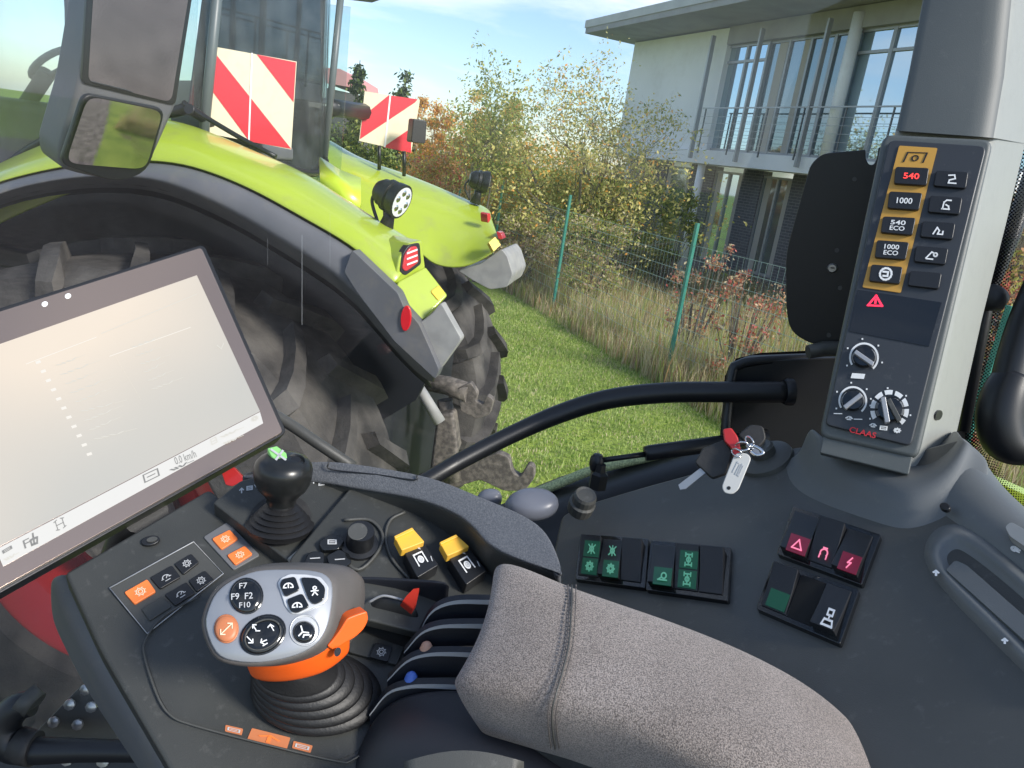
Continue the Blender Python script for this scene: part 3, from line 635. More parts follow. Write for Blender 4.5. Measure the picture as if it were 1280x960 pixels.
# ------------------------------------------------------------------ neighbouring tractor
PHI = rad(82); FW = V((-math.sin(PHI), math.cos(PHI), 0)); LA = V((math.cos(PHI), math.sin(PHI), 0)); ZZ = V((0,0,1))
def B(f, l, z): return FW*f+LA*l+ZZ*z
_LP = {}
def LP(x, y, l):
    if l not in _LP: _LP[l] = Pl(LA*l, LA)
    return _LP[l].h(x, y)
def FP(x, y, f): return Pl(FW*f, FW).h(x, y)
tr = thing('tractor', B(1.6, 3.6, 0), 'lime green tractor with grey fenders parked beside us, two striped warning boards on its back', 'tractor')
WC = 1.86
def wheel(f, l, z, R, near):
    out = -1 if near else 1; c = B(f, l, z); s = R/1.04
    hub = lathe('wheel', c+LA*out*.05, LA*out, [(.0,0),(.22,0),(.24,.06),(.17,.12),(.16,.17),(0,.18)], M['rust'], tr, 24)
    rim = lathe('rim', c, LA*out, [(.12,.02),(.30,.05),(.36,-.04),(.42,-.04),(.45,.22),(.50,.26),(.555*s,.30),(.565*s,.27),(.50,.20),(.47,-.10),(.3,-.08),(.1,-.08)], M['rimred'], hub, 48)
    for k in range(8):
        a = k*math.pi/4; p = c+LA*out*.07+(FW*math.cos(a)+ZZ*math.sin(a))*.2
        tube('bolt', [p, p+LA*out*.16], .02, M['metal'], hub, 6)
    prof = [(.54,-.30),(.58,-.345),(.72,-.37),(.86,-.365),(.94,-.335),(.975,-.28),(.985,-.1),(.985,.1),(.975,.28),(.94,.335),(.86,.365),(.72,.37),(.58,.345),(.54,.30)]
    n = 72; vs = []; fs = []
    for r, h in prof:
        for k in range(n): a = 6.28318*k/n; vs.append(c+LA*h+(FW*math.cos(a)+ZZ*math.sin(a))*r*s)
    for i in range(len(prof)-1):
        for k in range(n): fs.append((i*n+k, i*n+(k+1)%n, (i+1)*n+(k+1)%n, (i+1)*n+k))
    for sd_ in (-1, 1):
        for j in range(20):
            a0 = 6.28318*(j+(.5 if sd_ > 0 else 0))/20; b = len(vs)
            st = [(0,.02,.97,1.04,.034),(.09,.15,.97,1.04,.036),(.16,.27,.965,1.035,.042),(.20,.335,.93,1.01,.048),(.205,.385,.86,.93,.045),(.20,.383,.80,.82,.03)]
            for (da, la, r0, r1, hw) in st:
                for aa, rr in ((a0+da-hw, r0), (a0+da+hw, r0), (a0+da+hw*.72, r1), (a0+da-hw*.72, r1)):
                    vs.append(c+LA*la*sd_+(FW*math.cos(aa)+ZZ*math.sin(aa))*rr*s)
            for i in range(len(st)-1):
                for k in range(4): fs.append((b+i*4+k, b+i*4+(k+1)%4, b+(i+1)*4+(k+1)%4, b+(i+1)*4+k))
            fs.append((b+3,b+2,b+1,b)); e = b+(len(st)-1)*4; fs.append((e,e+1,e+2,e+3))
    t = fixn(mk('tyre', vs, fs, M['tyre'], hub, True)); q = t.modifiers.new('split', 'EDGE_SPLIT'); q.split_angle = rad(30)
wheel(WC, 2.68, 1.10, 1.11, True)
wheel(WC, 4.98, 1.10, 1.11, False)
# chassis and liner
def bbox(name, f0, f1, l0, l1, z0, z1, mt, bevel=.02):
    return slab(name, [B(f0,l0,z0), B(f1,l0,z0), B(f1,l0,z1), B(f0,l0,z1)], LA*(l1-l0), mt, tr, bevel)
bbox('rear_axle', 1.0, 3.6, 3.25, 4.5, .55, 1.75, M['fdark'], .08)
bbox('fuel_tank', 2.0, 4.5, 2.9, 3.25, .5, 1.3, M['fdark'], .1)
arch_in = [(-90,300),(-40,262),(0,241),(60,226),(130,219),(193,223),(241,241),(292,265),(344,296),(388,323),(445,362),(493,427),(544,473)]
bnd = [(-90,285),(-40,246),(0,229),(72,212),(130,205),(193,203),(241,210),(292,229),(335,250),(378,275),(440,309),(470,338),(493,366)]
tl = [(548,461),(530,425),(512,395),(500,376)]
liner = [LP(x, y, 3.16) for x, y in [(-140,330),(-60,250),(40,215),(150,205),(250,225),(340,270),(430,340),(500,420),(535,470),(520,500),(420,560),(100,640),(-140,640)]]
slab('inner_arch', liner, LA*.04, M['fdark'], tr)
# grey fender extension: lip towards us, turning under
rows = [[LP(x, y, 2.62) for x, y in [(a, b+16) for a, b in arch_in]], [LP(x, y, 2.42) for x, y in arch_in], [LP(x, y, 2.40) for x, y in arch_in],
        [LP(x, y, 2.43) for x, y in bnd[:-1]+[(505,384)]], [LP(x, y-2, 2.50) for x, y in bnd[:-1]+[(505,384)]]]
grid('fender_extension', rows, M['fgrey'], tr, .012, 2)
px('fender_tail', _LP[2.4], rnd([(440,312),(497,366),(505,384),(524,405),(536,432),(549,462),(544,474),(493,427),(445,364),(430,340)], 3), .004, .06, M['fgrey'], tr, .006)
px('mud_flap', _LP[2.43], rnd([(551,378),(577,424),(549,463),(540,440),(524,404),(540,392)], 4), 0, .05, M['flap'], tr, .008)
# liner band under the arch, dark
grid('arch_underside', [[LP(x, y+10, 2.5) for x, y in arch_in], [LP(x, y+22, 3.15) for x, y in arch_in]], M['fdark'], tr, .01, 1)
# lime fender skin
ridge = [(-90,262),(-40,226),(10,200),(70,172),(130,150),(200,140),(260,160),(320,187),(378,210),(425,240),(465,268),(497,285),(526,301)]
rows = [[LP(x, y-1, 2.46) for x, y in bnd]]
midr = []
for i in range(len(bnd)):
    a, b = bnd[i], ridge[i]; t1 = (a[0]*.62+b[0]*.38, a[1]*.62+b[1]*.38-3); t2 = (a[0]*.2+b[0]*.8, a[1]*.2+b[1]*.8-2)
    midr.append((LP(*t1, 2.50), LP(*t2, 2.66)))
rows.append([q[0] for q in midr]); rows.append([q[1] for q in midr]); rows.append([LP(x, y, 2.86) for x, y in ridge]); rows.append([LP(x, y, 2.90)-ZZ*.25 for x, y in ridge])
fe = grid('fender', rows, M['lime'], tr, .012, 2); fe['label'] = 'near lime green rear fender with tail lamp'
# tail light housing
hp_ = Pl(LP(512,330,2.55), (LA*-.55-FW*.83+ZZ*.05))
hb = px('lamp_housing', hp_, rnd([(528,300),(532,334),(528,360),(497,368),(494,350),(499,322),(512,304)], 3), .02, .22, M['lime'], tr, .012)
lf_ = px('lamp_frame', hp_, rnd([(525,303),(527,330),(507,345),(500,340),(503,318),(511,306)], 4), .024, .03, M['black'], hb, .003)
px('tail_lamp', hp_, rnd([(522,307),(524,328),(508,340),(503,336),(506,319),(513,309)], 4), .030, .02, M['tail'], hb, .004)
for k in range(3): px('lamp_bar', hp_, [(509,316+k*7),(522,311+k*7),(522,313+k*7),(509,318+k*7)], .033, .003, M['white'], hb)
wd_ = Pl(LP(525,360,2.50), (LA*-.75-FW*.45+ZZ*.55))
px('fender_wedge', wd_, rnd([(497,352),(532,333),(560,369),(528,401),(494,366)], 3), .0, .10, M['lime'], tr, .01)
px('indicator', wd_, rnd([(538,364),(549,356),(557,367),(548,376)], 3), .004, .01, mat('amber', (.75,.5,.03), .3), tr, .002)
px('reflector', _LP[2.4], ell(507,398,6.5,16,4), .012, .012, mat('red_reflector', (.65,.01,.02), .25, coat=.5), tr, .003)
# far fender
top = [(400,168),(412,172),(440,190),(470,203),(500,212),(530,224),(560,236),(590,250),(606,255),(615,264)]
md = [(398,200),(415,205),(440,215),(470,232),(500,250),(530,265),(560,280),(590,288),(612,285),(622,292)]
bt = [(398,250),(420,260),(445,270),(475,290),(505,306),(530,320),(540,334),(575,338),(600,327),(628,308)]
rows = [[LP(x, y+6, 5.25) for x, y in top], [LP(x, y, 5.12) for x, y in top], [LP(x, y+8, 4.9) for x, y in top], [LP(x, y, 4.62) for x, y in md], [LP(x, y, 4.45) for x, y in bt]]
fe2 = grid('fender', rows, M['lime'], tr, .015, 2); fe2['label'] = 'far lime green rear fender'
px('indicator', Pl(LP(618,300,4.47), LA*-.8-FW*.5+ZZ*.5), [(611,303),(619,296),(626,306),(617,314)], .03, .03, bpy.data.materials['amber'], tr)
px('tail_lamp', Pl(LP(611,272,4.7), LA*-.3-FW*.9), rnd([(609,267),(613,266),(614,274),(610,280)], 3), .03, .05, M['tail'], tr, .003)
bl_ = [LP(x, y, 4.5) for x, y in rnd([(572,338),(600,330),(627,311),(634,320),(641,343),(634,359),(612,362),(590,350)], 4)]
slab('fender_tail', bl_, LA*.5, M['flap'], tr, .03)
slab('marker_lamp', [LP(x, y, 4.55) for x, y in rnd([(620,289),(626,291),(629,299),(623,299)], 2)], LA*.1, M['tail'], tr, .01)
# inner box between the fenders
rows = [[LP(x, y, 3.2) for x, y in ((400,196),(425,212),(451,222))], [LP(x, y, 3.0) for x, y in ((400,222),(425,232),(451,252))], [LP(x, y, 3.0) for x, y in ((400,236),(425,255),(445,275))]]
grid('cab_step', rows, M['lime2'], tr, .02, 0)
# work lamps
def lamp(x, y, l, axis, r, lab):
    c = LP(x, y, l); a = axis.normalized()
    b = lathe('work_lamp', c, a, [(.0,-1.5*r),(.55*r,-1.45*r),(.8*r,-1.1*r),(.82*r,-.75*r),(.95*r,-.7*r),(.95*r,-.45*r),(.86*r,-.4*r),(1.0*r,-.2*r),(1.04*r,.28*r),(.96*r,.3*r)], M['black'], tr, 24); b['label'] = lab
    lathe('lens', c, a, [(.0,.24*r),(.9*r,.24*r),(.9*r,.32*r),(0,.34*r)], M['lens'], b, 24)
    e1 = a.orthogonal().normalized(); e2 = a.cross(e1)
    for k in range(6):
        p = c+a*.33*r+(e1*math.cos(k*1.047)+e2*math.sin(k*1.047))*r*.55; lathe('diode', p, a, [(0,0),(.2*r,0),(.14*r,.05*r),(0,.06*r)], M['chrome'], b, 10)
    q = c-a*.5*r; tube('bracket', [q-ZZ*r*.8, q-ZZ*r*1.2+LA*.0, q-ZZ*r*2.1-a*.2*r], [.38*r,.34*r,.5*r], M['black'], b, 10)
    tube('cable', [q-a*.9*r, q-a*1.3*r-ZZ*.8*r, q-a*.7*r-ZZ*1.9*r], .10*r, M['black'], b, 6, 5)
lamp(497, 250, 2.72, -FW*.93-LA*.22-ZZ*.28, .062, 'work lamp with clear lens on the near fender')
lamp(606, 228, 5.0, -FW*.9+LA*.35-ZZ*.1, .07, 'work lamp with its back to us on the far fender')
# warning boards
def board(name, pts, lines, l, lab, fold, tilt):
    pp = Pl(LP(pts[0][0], pts[0][1], l), tilt); b = px(name, pp, pts, 0, .006, M['cream'], tr, 0); b['label'] = lab
    for q in lines: px('stripe', pp, q, .0015, .001, M['sred'], b)
    px('fold_line', pp, fold, .0025, .002, M['white'], b)
    return b, pp
board('warning_board', [(266,58),(371,77),(364,187),(262,167)],
      [[(265,66),(267,64),(364,186),(312,177),(264,112)], [(321,68),(370,78),(367,128)]], 3.0, 'large board with red and cream diagonal stripes on the near fender', [(314,66),(316,66),(312,178),(310,178)], -LA*.75-FW*.65)
board('warning_board', [(456,114),(525,125),(514,191),(449,176)],
      [[(450,174),(453,146),(486,119),(522,124),(519,128)], [(479,184),(514,160),(514,191)]], 4.85, 'smaller board with red and cream diagonal stripes on the far fender', [(487,119),(489,119),(482,184),(480,184)], -LA*.75-FW*.65)
px('board_lamp', Pl(LP(527,163,4.85), -LA*.75-FW*.65), rnd([(517,148),(534,151),(532,180),(514,178)], 3), -.02, .08, M['black'], tr, .006)
for x, y0, y1 in ((474,182,198), (505,189,206)): tube('board_stay', [LP(x, y0, 4.87), LP(x, y1+14, 4.9)], .012, M['black'], tr, 8)
tube('board_arm', [LP(400,133,4.4), LP(425,136,4.6), LP(456,140,4.86)], .05, M['black'], tr, 8)
# hitch
hl = 3.75
ua = tube('lift_arm', [LP(505,472,hl), LP(560,482,hl), LP(588,492,hl-.05)], [.045,.05,.055], M['rust'], tr, 12)
slab('arm_hook', [LP(x, y, hl-.08) for x, y in rnd([(572,485),(588,478),(597,492),(594,502),(604,506),(608,494),(617,500),(612,518),(596,524),(576,514)], 3)], LA*.05, M['rust'], ua, .006)
tube('lift_rod', [LP(520,478,hl-.25), LP(550,528,hl-.25)], [.025,.03], M['flap'], tr, 10)
tube('lift_rod', [LP(556,500,hl), LP(560,540,hl), LP(566,600,hl)], [.04,.045,.05], M['rust'], tr, 10)
lw = slab('lower_link', [LP(x, y, hl) for x, y in rnd([(520,596),(570,590),(600,574),(622,566),(636,572),(640,590),(650,597),(660,580),(668,584),(668,598),(656,614),(630,614),(600,600),(560,612),(520,620)], 4)], LA*.06, M['rust'], tr, .01)
slab('counter_plate', [LP(x, y, 3.6) for x, y in [(545,520),(566,515),(572,560),(560,600),(535,600),(540,560)]], LA*.1, M['rust'], tr, .02)
# cab of the neighbour
def cpost(name, a, b, wd, mt=M['black'], parent=tr): return tube(name, [a, b], wd, mt, parent, 10)
C0 = (1.15, 2.98)
cabl = 2.92
FC_ = LP(250,150,2.95).dot(FW)      # rear face of the cab
M['cabtrim'] = mat('cab_trim', (.10,.12,.12), .4)
cpost('cab_pillar', B(FC_,2.95,2.4), B(FC_-.05,3.0,3.45), .020, M['cabtrim'])
_c = FP(405,205,FC_); cl_ = _c.dot(LA)
cpost('cab_pillar', B(FC_,cl_,_c.z), B(FC_-.05,cl_-.05,3.45), .018, M['cabtrim'])
cpost('cab_pillar', LP(-70,190,2.92), LP(-40,-120,2.92), .04, M['fgrey'])
cpost('cab_pillar', LP(100,165,2.93), LP(122,-60,2.93), .03, M['fgrey'])
tube('door_seal', [LP(x, y, 2.90) for x, y in [(-60,262),(0,216),(40,186),(90,162),(150,148),(215,140),(236,134)]], .022, M['black'], tr, 10, 4)
rb_ = [(236,136),(255,148),(290,172),(330,195),(365,212),(395,216),(407,200)]
tube('window_seal', [FP(x, y, FC_-.01) for x, y in rb_], .02, M['black'], tr, 10, 4)
slab('side_window', [LP(x, y, 2.92) for x, y in [(-60,258),(0,214),(40,186),(90,162),(150,148),(215,140),(240,134),(250,-60),(-40,-110)]], LA*.006, M['cabglass'], tr)
slab('rear_window', [FP(x, y, FC_) for x, y in rb_+[(415,-40),(262,-60)]], FW*.006, M['cabglass'], tr)
slab('far_window', [B(FC_+.05,4.55,2.3), B(3.2,4.55,2.3), B(3.2,4.5,3.4), B(FC_+.05,4.5,3.4)], LA*.006, M['cabglass'], tr)
bbox('roof', FC_-.1, 3.4, 2.85, 4.65, 3.45, 3.7, M['fgrey'], .06)
bbox('cab_floor', FC_+.1, 3.3, 3.1, 4.5, 1.9, 2.0, M['fdark'])
bbox('dashboard', 3.0, 3.3, 3.3, 4.2, 2.0, 2.65, M['fdark'], .06)
st = slab('seat', [LP(x, y, 3.95) for x, y in rnd([(283,150),(287,60),(284,8),(290,1),(350,4),(362,14),(358,70),(356,160)], 6)], LA*.4, mat('seat_fabric', (.06,.065,.075), .9), tr, .05)
slab('cab_console', [LP(x, y, 3.3) for x, y in rnd([(215,100),(265,100),(268,150),(330,180),(330,200),(210,175)], 6)], LA*.3, M['fgrey'], tr, .02)
bc = lathe('beacon', LP(272,44,3.3), ZZ, [(0,-.03),(.05,-.03),(.05,.02),(.03,.05),(0,.055)], M['glow_org'], tr, 20)
tube('grab_handle', [LP(230,128,2.88), LP(240,136,2.87), LP(300,172,2.87), LP(345,196,2.88)], .010, M['black'], tr, 8, 4)
tube('steering_column', [LP(20,150,3.6), LP(60,90,3.6)], .04, M['fdark'], tr, 10)
tube('steering_wheel', [LP(*q, 3.6) for q in ell(66,80,30,12,-30,20)]+[LP(*ell(66,80,30,12,-30,20)[0], 3.6)], .018, M['black'], tr, 8)
slab('bonnet', [B(3.0,3.3,1.2), B(5.4,3.4,1.2), B(5.5,3.4,1.9), B(3.0,3.3,2.15)], LA*.8, M['lime2'], tr, .1)

# ================================================================== INSIDE THE CAB
# ---- side window, frame, rail, mirror --------------------------------------------------
SW = Pl(V((0, 1.02, 2.2)), V((.06, 1, 0)))          # our side glass
sw = px('side_window', SW, [(-420,-260),(1165,-260),(1165,200),(1010,620),(560,900),(-420,1000)], 0, .005, M['pane'])
tag(sw, 'large clear side window of the cab with a few water streaks', 'window')
st_ = [[(.5,.0),(.52,.5),(.5,1)]]
for (x0,y0,x1,y1) in ((376,300,379,400),(412,270,413,330),(334,300,335,330)):
    strokes('water_streak', SW, [(x0,y0),(x1,y0),(x1,y1),(x0,y1)], st_, .12, .001, M['grey'], sw)
# rear quarter glass right of the pillar
SW2 = Pl(P(1240,500,.95), V((.35,1,0)))
s2 = px('quarter_window', SW2, [(1195,-200),(1500,-200),(1500,760),(1195,760)], 0, .005, M['pane']); tag(s2, 'narrow window right of the pale pillar', 'window')

def fritband(name, pl, pts, width, parent):
    """dotted print along a pixel polyline; width to the left of the walk, in metres"""
    P3 = [pl.h(x, y, .003) for x, y in pts]; vs = []; fs = []; uvs = []; L = 0
    for i, p in enumerate(P3):
        t = (P3[min(i+1,len(P3)-1)]-P3[max(i-1,0)]).normalized(); n = pl.n.cross(t)
        if i: L += (p-P3[i-1]).length
        vs += [p, p+n*width]; uvs += [(0, L), (width, L)]
    for i in range(len(P3)-1): fs.append((2*i, 2*i+1, 2*i+3, 2*i+2))
    o = mk(name, vs, fs, M['frit'], parent); uv = o.data.uv_layers.new(name='UVMap')
    for lp in o.data.loops: uv.data[lp.index].uv = uvs[lp.vertex_index]
    return o
fr_ = px('glass_border', SW, rnd([(907,560),(914,462),(935,447),(1045,440),(1100,430),(1100,640),(900,600)], [0,10,10,0,0,0,0]), .002, .002, M['black'], sw)
fritband('dot_print', SW, [(900,562),(906,470),(920,448),(950,441),(1060,436)], -.028, sw)

fm = thing('window_frame', P(830,600,.98), 'black lower window frame and sill curving behind the side console', 'window frame')
px('frame_plate', Pl(P(980,500,.93), V((.1,1,0))), rnd([(908,556),(917,465),(936,451),(1048,447),(1060,560),(960,620),(905,600)], [4,14,10,2,2,2,2]), 0, .03, M['black'], fm, .006)
tube('frame_edge', [P(x, y, .925) for x, y in [(905,556),(914,470),(924,456),(950,451),(1040,447)]], .006, M['black'], fm, 8, 4)
sill = [(560,665),(640,640),(690,622),(750,600),(820,580),(900,556),(960,548)]
grid('sill', [[P(x, y-18, 1.00) for x, y in sill], [P(x, y, .98) for x, y in sill], [P(x, y+14, .93) for x, y in sill], [P(x, y+90, .90) for x, y in sill]], M['black'], fm, .01, 1)
M['sealgreen'] = mat('pale_green_seal', (.50,.58,.30), .6, var=(420,(.30,.36,.20),.45,.55))
tube('glass_seal', [P(x, y, .985) for x, y in [(655,622),(700,604),(740,588),(800,574),(870,560)]], .0065, M['sealgreen'], fm, 8, 4)
grid('outer_ledge', [[P(x, y, 1.10) for x, y in [(640,615),(700,590),(760,574),(880,548)]], [P(x, y, 1.02) for x, y in [(640,640),(700,608),(760,588),(880,560)]]], M['trim'], fm, .01, 1)
rail = tube('grab_rail', [P(x, y, d) for x, y, d in [(470,640,.80),(548,592,.86),(585,571,.88),(640,543,.90),(700,517,.92),(760,499,.92),(830,491,.92),(910,490,.91),(985,490,.90)]], [.0095,.0095,.010,.0105,.0115,.012,.0125,.0125,.0125], M['black'], None, 20, 6)
tag(rail, 'black bent grab rail running across the side window', 'grab rail')
lathe('rail_end', P(984,490,.90), (P(1000,490,.90)-P(984,490,.90)), [(0,-.004),(.0145,-.004),(.016,0),(.016,.006),(0,.01)], M['black'], rail, 20)
tr2 = tube('support_rod', [P(x, y, d) for x, y, d in [(310,500,.86),(357,527,.86),(400,556,.86),(442,584,.87)]], .0065, M['trim'], None, 16, 4); tag(tr2, 'grey rod rising behind the touchscreen beside the joystick', 'rod')

gs = thing('gas_strut', P(820,575,.9), 'black gas strut with ball joint above the window sill', 'gas strut')
tube('rod', [P(747,576,.90), P(812,567,.90)], .0032, M['black'], gs, 12)
tube('cylinder', [P(806,567,.90), P(812,566,.90), P(960,546,.89)], [.0085,.0092,.0092], M['black'], gs, 16)
lathe('ball_joint', P(746,577,.90), V((0,0,1)), [(0,-.012),(.006,-.011),(.0085,-.004),(.0085,.004),(.005,.009),(0,.010)], M['black'], gs, 16)
lathe('joint_base', P(748,600,.90), V((0,0,1)), [(0,-.01),(.011,-.01),(.011,.008),(.007,.011),(.006,.02),(0,.02)], M['black'], gs, 6, True)

# wing mirror outside the glass
mr = thing('wing_mirror', P(150,110,1.5), 'wing mirror with tall upper glass and small lower wide angle glass, outside the window', 'mirror')
MP1 = Pl(P(170,60,1.38), V((1,-.03,-.36)).normalized()-ray(170,60).normalized())
px('housing', MP1, rnd([(128,-60),(250,-60),(222,132),(205,170),(185,215),(150,228),(105,220),(78,212),(74,190),(98,110)], [0,0,8,20,20,20,20,10,10,20]), -.004, .09, M['fgrey'], mr, .012)
px('housing_rim', MP1, rnd([(112,-60),(250,-60),(220,133),(103,105)], 8), 0, .012, M['black'], mr, .004)
px('mirror_glass', MP1, rnd([(120,-60),(245,-60),(214,128),(110,102)], 10), .002, .004, M['mirror'], mr)
MP2 = Pl(P(145,170,1.37), V((1,.20,-.50)).normalized()-ray(145,170).normalized())
px('housing_rim', MP2, rnd([(106,116),(208,136),(186,216),(145,229),(76,206)], [14,14,24,30,12]), 0, .012, M['black'], mr, .004)
rows = []
for v in range(5):
    row = []
    for u in range(5):
        x, y = bil([(110,120),(204,139),(182,212),(82,204)], u/4, v/4); dd = ((u-2)**2+(v-2)**2)/8
        row.append(MP2.h(x, y, .010-.007*dd))
    rows.append(row)
grid('wide_angle_glass', rows, M['mirror'], mr, 0, 2)
tube('mirror_arm', [P(90,-80,1.50), P(96,60,1.50), P(84,190,1.48)], .02, M['fgrey'], mr, 12, 3)

# ---- black bracket plate behind pillar --------------------------------------------------
BPp = Pl(P(1040,310,.86), (CP-P(1040,310,.86)).normalized()+V((-.05,0,-.1)))
bp = px('bracket_plate', BPp, rnd([(1013,205),(1028,192),(1082,187),(1082,198),(1086,206),(1092,206),(1096,198),(1098,184),(1125,183),(1090,440),(1012,430),(988,414),(983,390),(982,318)], [14,8,2,3,3,3,3,2,0,0,16,12,20,20]), 0, .004, M['black'], None, .001)
tag(bp, 'flat black mounting plate with a slot and small screws, fixed behind the pillar', 'bracket plate')
for x, y, r in ((1068,224,2.2),(1046,313,2.2),(1050,360,2.2),(1036,419,2.2)): px('hole', BPp, ell(x,y,r*1.3,r*1.3,n=14), .001, .002, M['ring'], bp)
sc_ = lathe('screw', BPp.h(1040.5,335,0), BPp.n, [(0,0),(.0055,0),(.0055,.002),(.004,.004),(0,.004)], M['metal'], bp, 18)
px('screw_slot', BPp, [(1038,334),(1043,334.5),(1043,336),(1038,335.5)], .0045, .001, M['black'], sc_)
tube('plate_arm', [P(1010,440,.88), P(1030,436,.88), P(1080,436,.86)], [.008,.009,.009], M['trim'], bp, 12)

# ---- pillar ---------------------------------------------------------------------------
pil = thing('cab_pillar', P(1140,560,.72), 'grey cab pillar with its right side coloured paler as if lit carrying the button panel', 'pillar')
def ring4(fl, frt, sr, bl): return [P(*fl), P(*frt), P(*sr), P(*bl)]
def sect(fl, fr, bk, dback, bulge=.004, n=5):
    """rounded-corner section: front-left, front-right, back-right pixel points with depths"""
    a, b, c = P(*fl), P(*fr), P(*bk); d = a+(c-b)*.95; out = []
    pts = [a, b, c, d]; R = [.010, .020, .012, .01]
    for i in range(4):
        p, q, r = pts[i-1], pts[i], pts[(i+1)%4]; u = (p-q).normalized()*R[i]; w_ = (r-q).normalized()*R[i]
        for k in range(n): t = k/(n-1); out.append((1-t)**2*(q+u)+2*t*(1-t)*q+t*t*(q+w_))
    return out
secs = [sect((1160,-90,.70),(1275,-90,.665),(1345,-90,.80),0), sect((1150,0,.70),(1262,0,.665),(1325,20,.80),0),
        sect((1133,90,.692),(1254,95,.657),(1300,110,.80),0), sect((1117,163,.686),(1241,172,.648),(1284,180,.80),0)]
ut = loft('upper_trim', secs, M['pillar'], pil); ut.data.materials.append(M['pillar_lit'])
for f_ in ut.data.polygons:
    if f_.index < 60 and f_.index % 20 in (8, 9, 10): f_.material_index = 1  # side faces get the paler copy with the sidelight in its colour
secs = [sect((1117,160,.700),(1243,168,.662),(1284,178,.80),0), sect((1098,250,.69),(1222,262,.655),(1262,270,.80),0), sect((1066,395,.68),(1186,420,.65),(1229,400,.80),0),
        sect((1028,540,.67),(1148,572,.640),(1197,545,.79),0), sect((1024,560,.67),(1143,592,.640),(1192,565,.79),0)]
lt = loft('lower_trim', secs, M['pillar_lit'], pil)
rim_ = [(1112,172),(1236,180),(1240,186),(1143,556),(1136,560),(1031,533),(1028,527),(1105,178)]
QP = pl3((1112,172,.668),(1236,180,.636),(1030,535,.648))
px('panel_surround', QP, rnd([(1104,166),(1243,173),(1148,574),(1023,546)], 14), -.001, .02, M['pillar'], pil, .004)
px('lower_collar', QP, rnd([(1030,540),(1142,567),(1136,594),(1024,566)], 3), -.004, .02, M['pillar'], pil, .004)
px('screw_hole', pl3((1148,572,.640),(1197,545,.79),(1186,420,.65)), ell(1174,519,4,6.5,20,16), .0015, .002, M['black'], pil)
pn = px('control_panel', QP, rnd([(1111,174),(1234,182),(1139,558),(1031,531)], [10,10,8,8]), .004, .006, M['face'], None, .0015)
tag(pn, 'tall dark button panel with a mustard strip, push buttons and three dials on the pillar', 'control panel')
gstrip = px('mustard_strip', QP, rnd([(1124,182),(1172,185),(1126,366),(1078,359)], 2), .0050, .001, M['gold'], pn)
strokes('take_off_symbol', QP, [(1131,189),(1160,190),(1156,203),(1128,202)], [[(.05,1),(.15,.08),(.98,.08),(.92,1)], circ(.52,.62,.13,ry=.26), ], .07, .0052, M['black'], gstrip)
left = [([(1119.6,207.9),(1161.6,209.6),(1158.3,231.7),(1117.5,229.2)], '540'), ([(1111.7,238.7),(1153.3,240.8),(1148.7,262.5),(1109.2,260)], '1000'),
        ([(1103.7,270),(1145,272),(1140.4,294),(1100.8,290.4)], '540|ECO'), ([(1096.2,299.6),(1136.7,302.5),(1132,324.6),(1093.3,321.7)], '1000|ECO'), ([(1089.2,330),(1128.7,333.3),(1124.6,355),(1086.2,351.2)], '@')]
for q, s in left:
    b = px('button', QP, rnd(q, 3.5), .0085, .005, M['black'], pn, .0008)
    if s == '@':
        strokes('symbol', QP, sub(q,.28,.1,.72,.9), ICON['ring2'], .14, .0087, M['white'], b)
    elif '|' in s:
        a_, c_ = s.split('|'); text('symbol', QP, sub(q,.26,.2,.72,.47), a_, .0087, M['white'], b, .015); text('symbol', QP, sub(q,.26,.54,.72,.80), c_, .0087, M['white'], b, .015)
    else: text('symbol', QP, sub(q,.26,.34,.74,.68), s, .0087, M['red_txt'] if s == '540' else M['white'], b, .015)
right = [([(1170.4,212.5),(1210.8,214.6),(1207.5,235.4),(1167,232)], 'hook'), ([(1162.9,244),(1203.3,246.7),(1199.6,268),(1160,264.8)], 'seat'), ([(1153.3,275.8),(1194.6,278.7),(1190.8,299.2),(1150.4,295.8)], 'arm'),
         ([(1145,307),(1185.8,310),(1181.7,330.8),(1142.5,326.7)], 'excav'), ([(1137.9,338),(1177.5,341.2),(1173.7,361.2),(1134.6,356.7)], None)]
for q, s in right:
    b = px('button', QP, rnd(q, 3.5), .0075, .004, M['black'], pn, .0008)
    if s: strokes('symbol', QP, sub(q,.34,.14,.72,.86), ICON[s], .12, .0077, M['white'], b)
dw = px('display_window', QP, [(1072,362),(1177,378),(1161,433),(1062,414)], .0048, .001, M['gloss'], pn)
strokes('warning_lamp', QP, [(1085,367),(1106,368),(1104,385),(1083,384)], ICON['tri']+[[(.5,.4),(.5,.65)]], .13, .005, M['led_red'], dw)
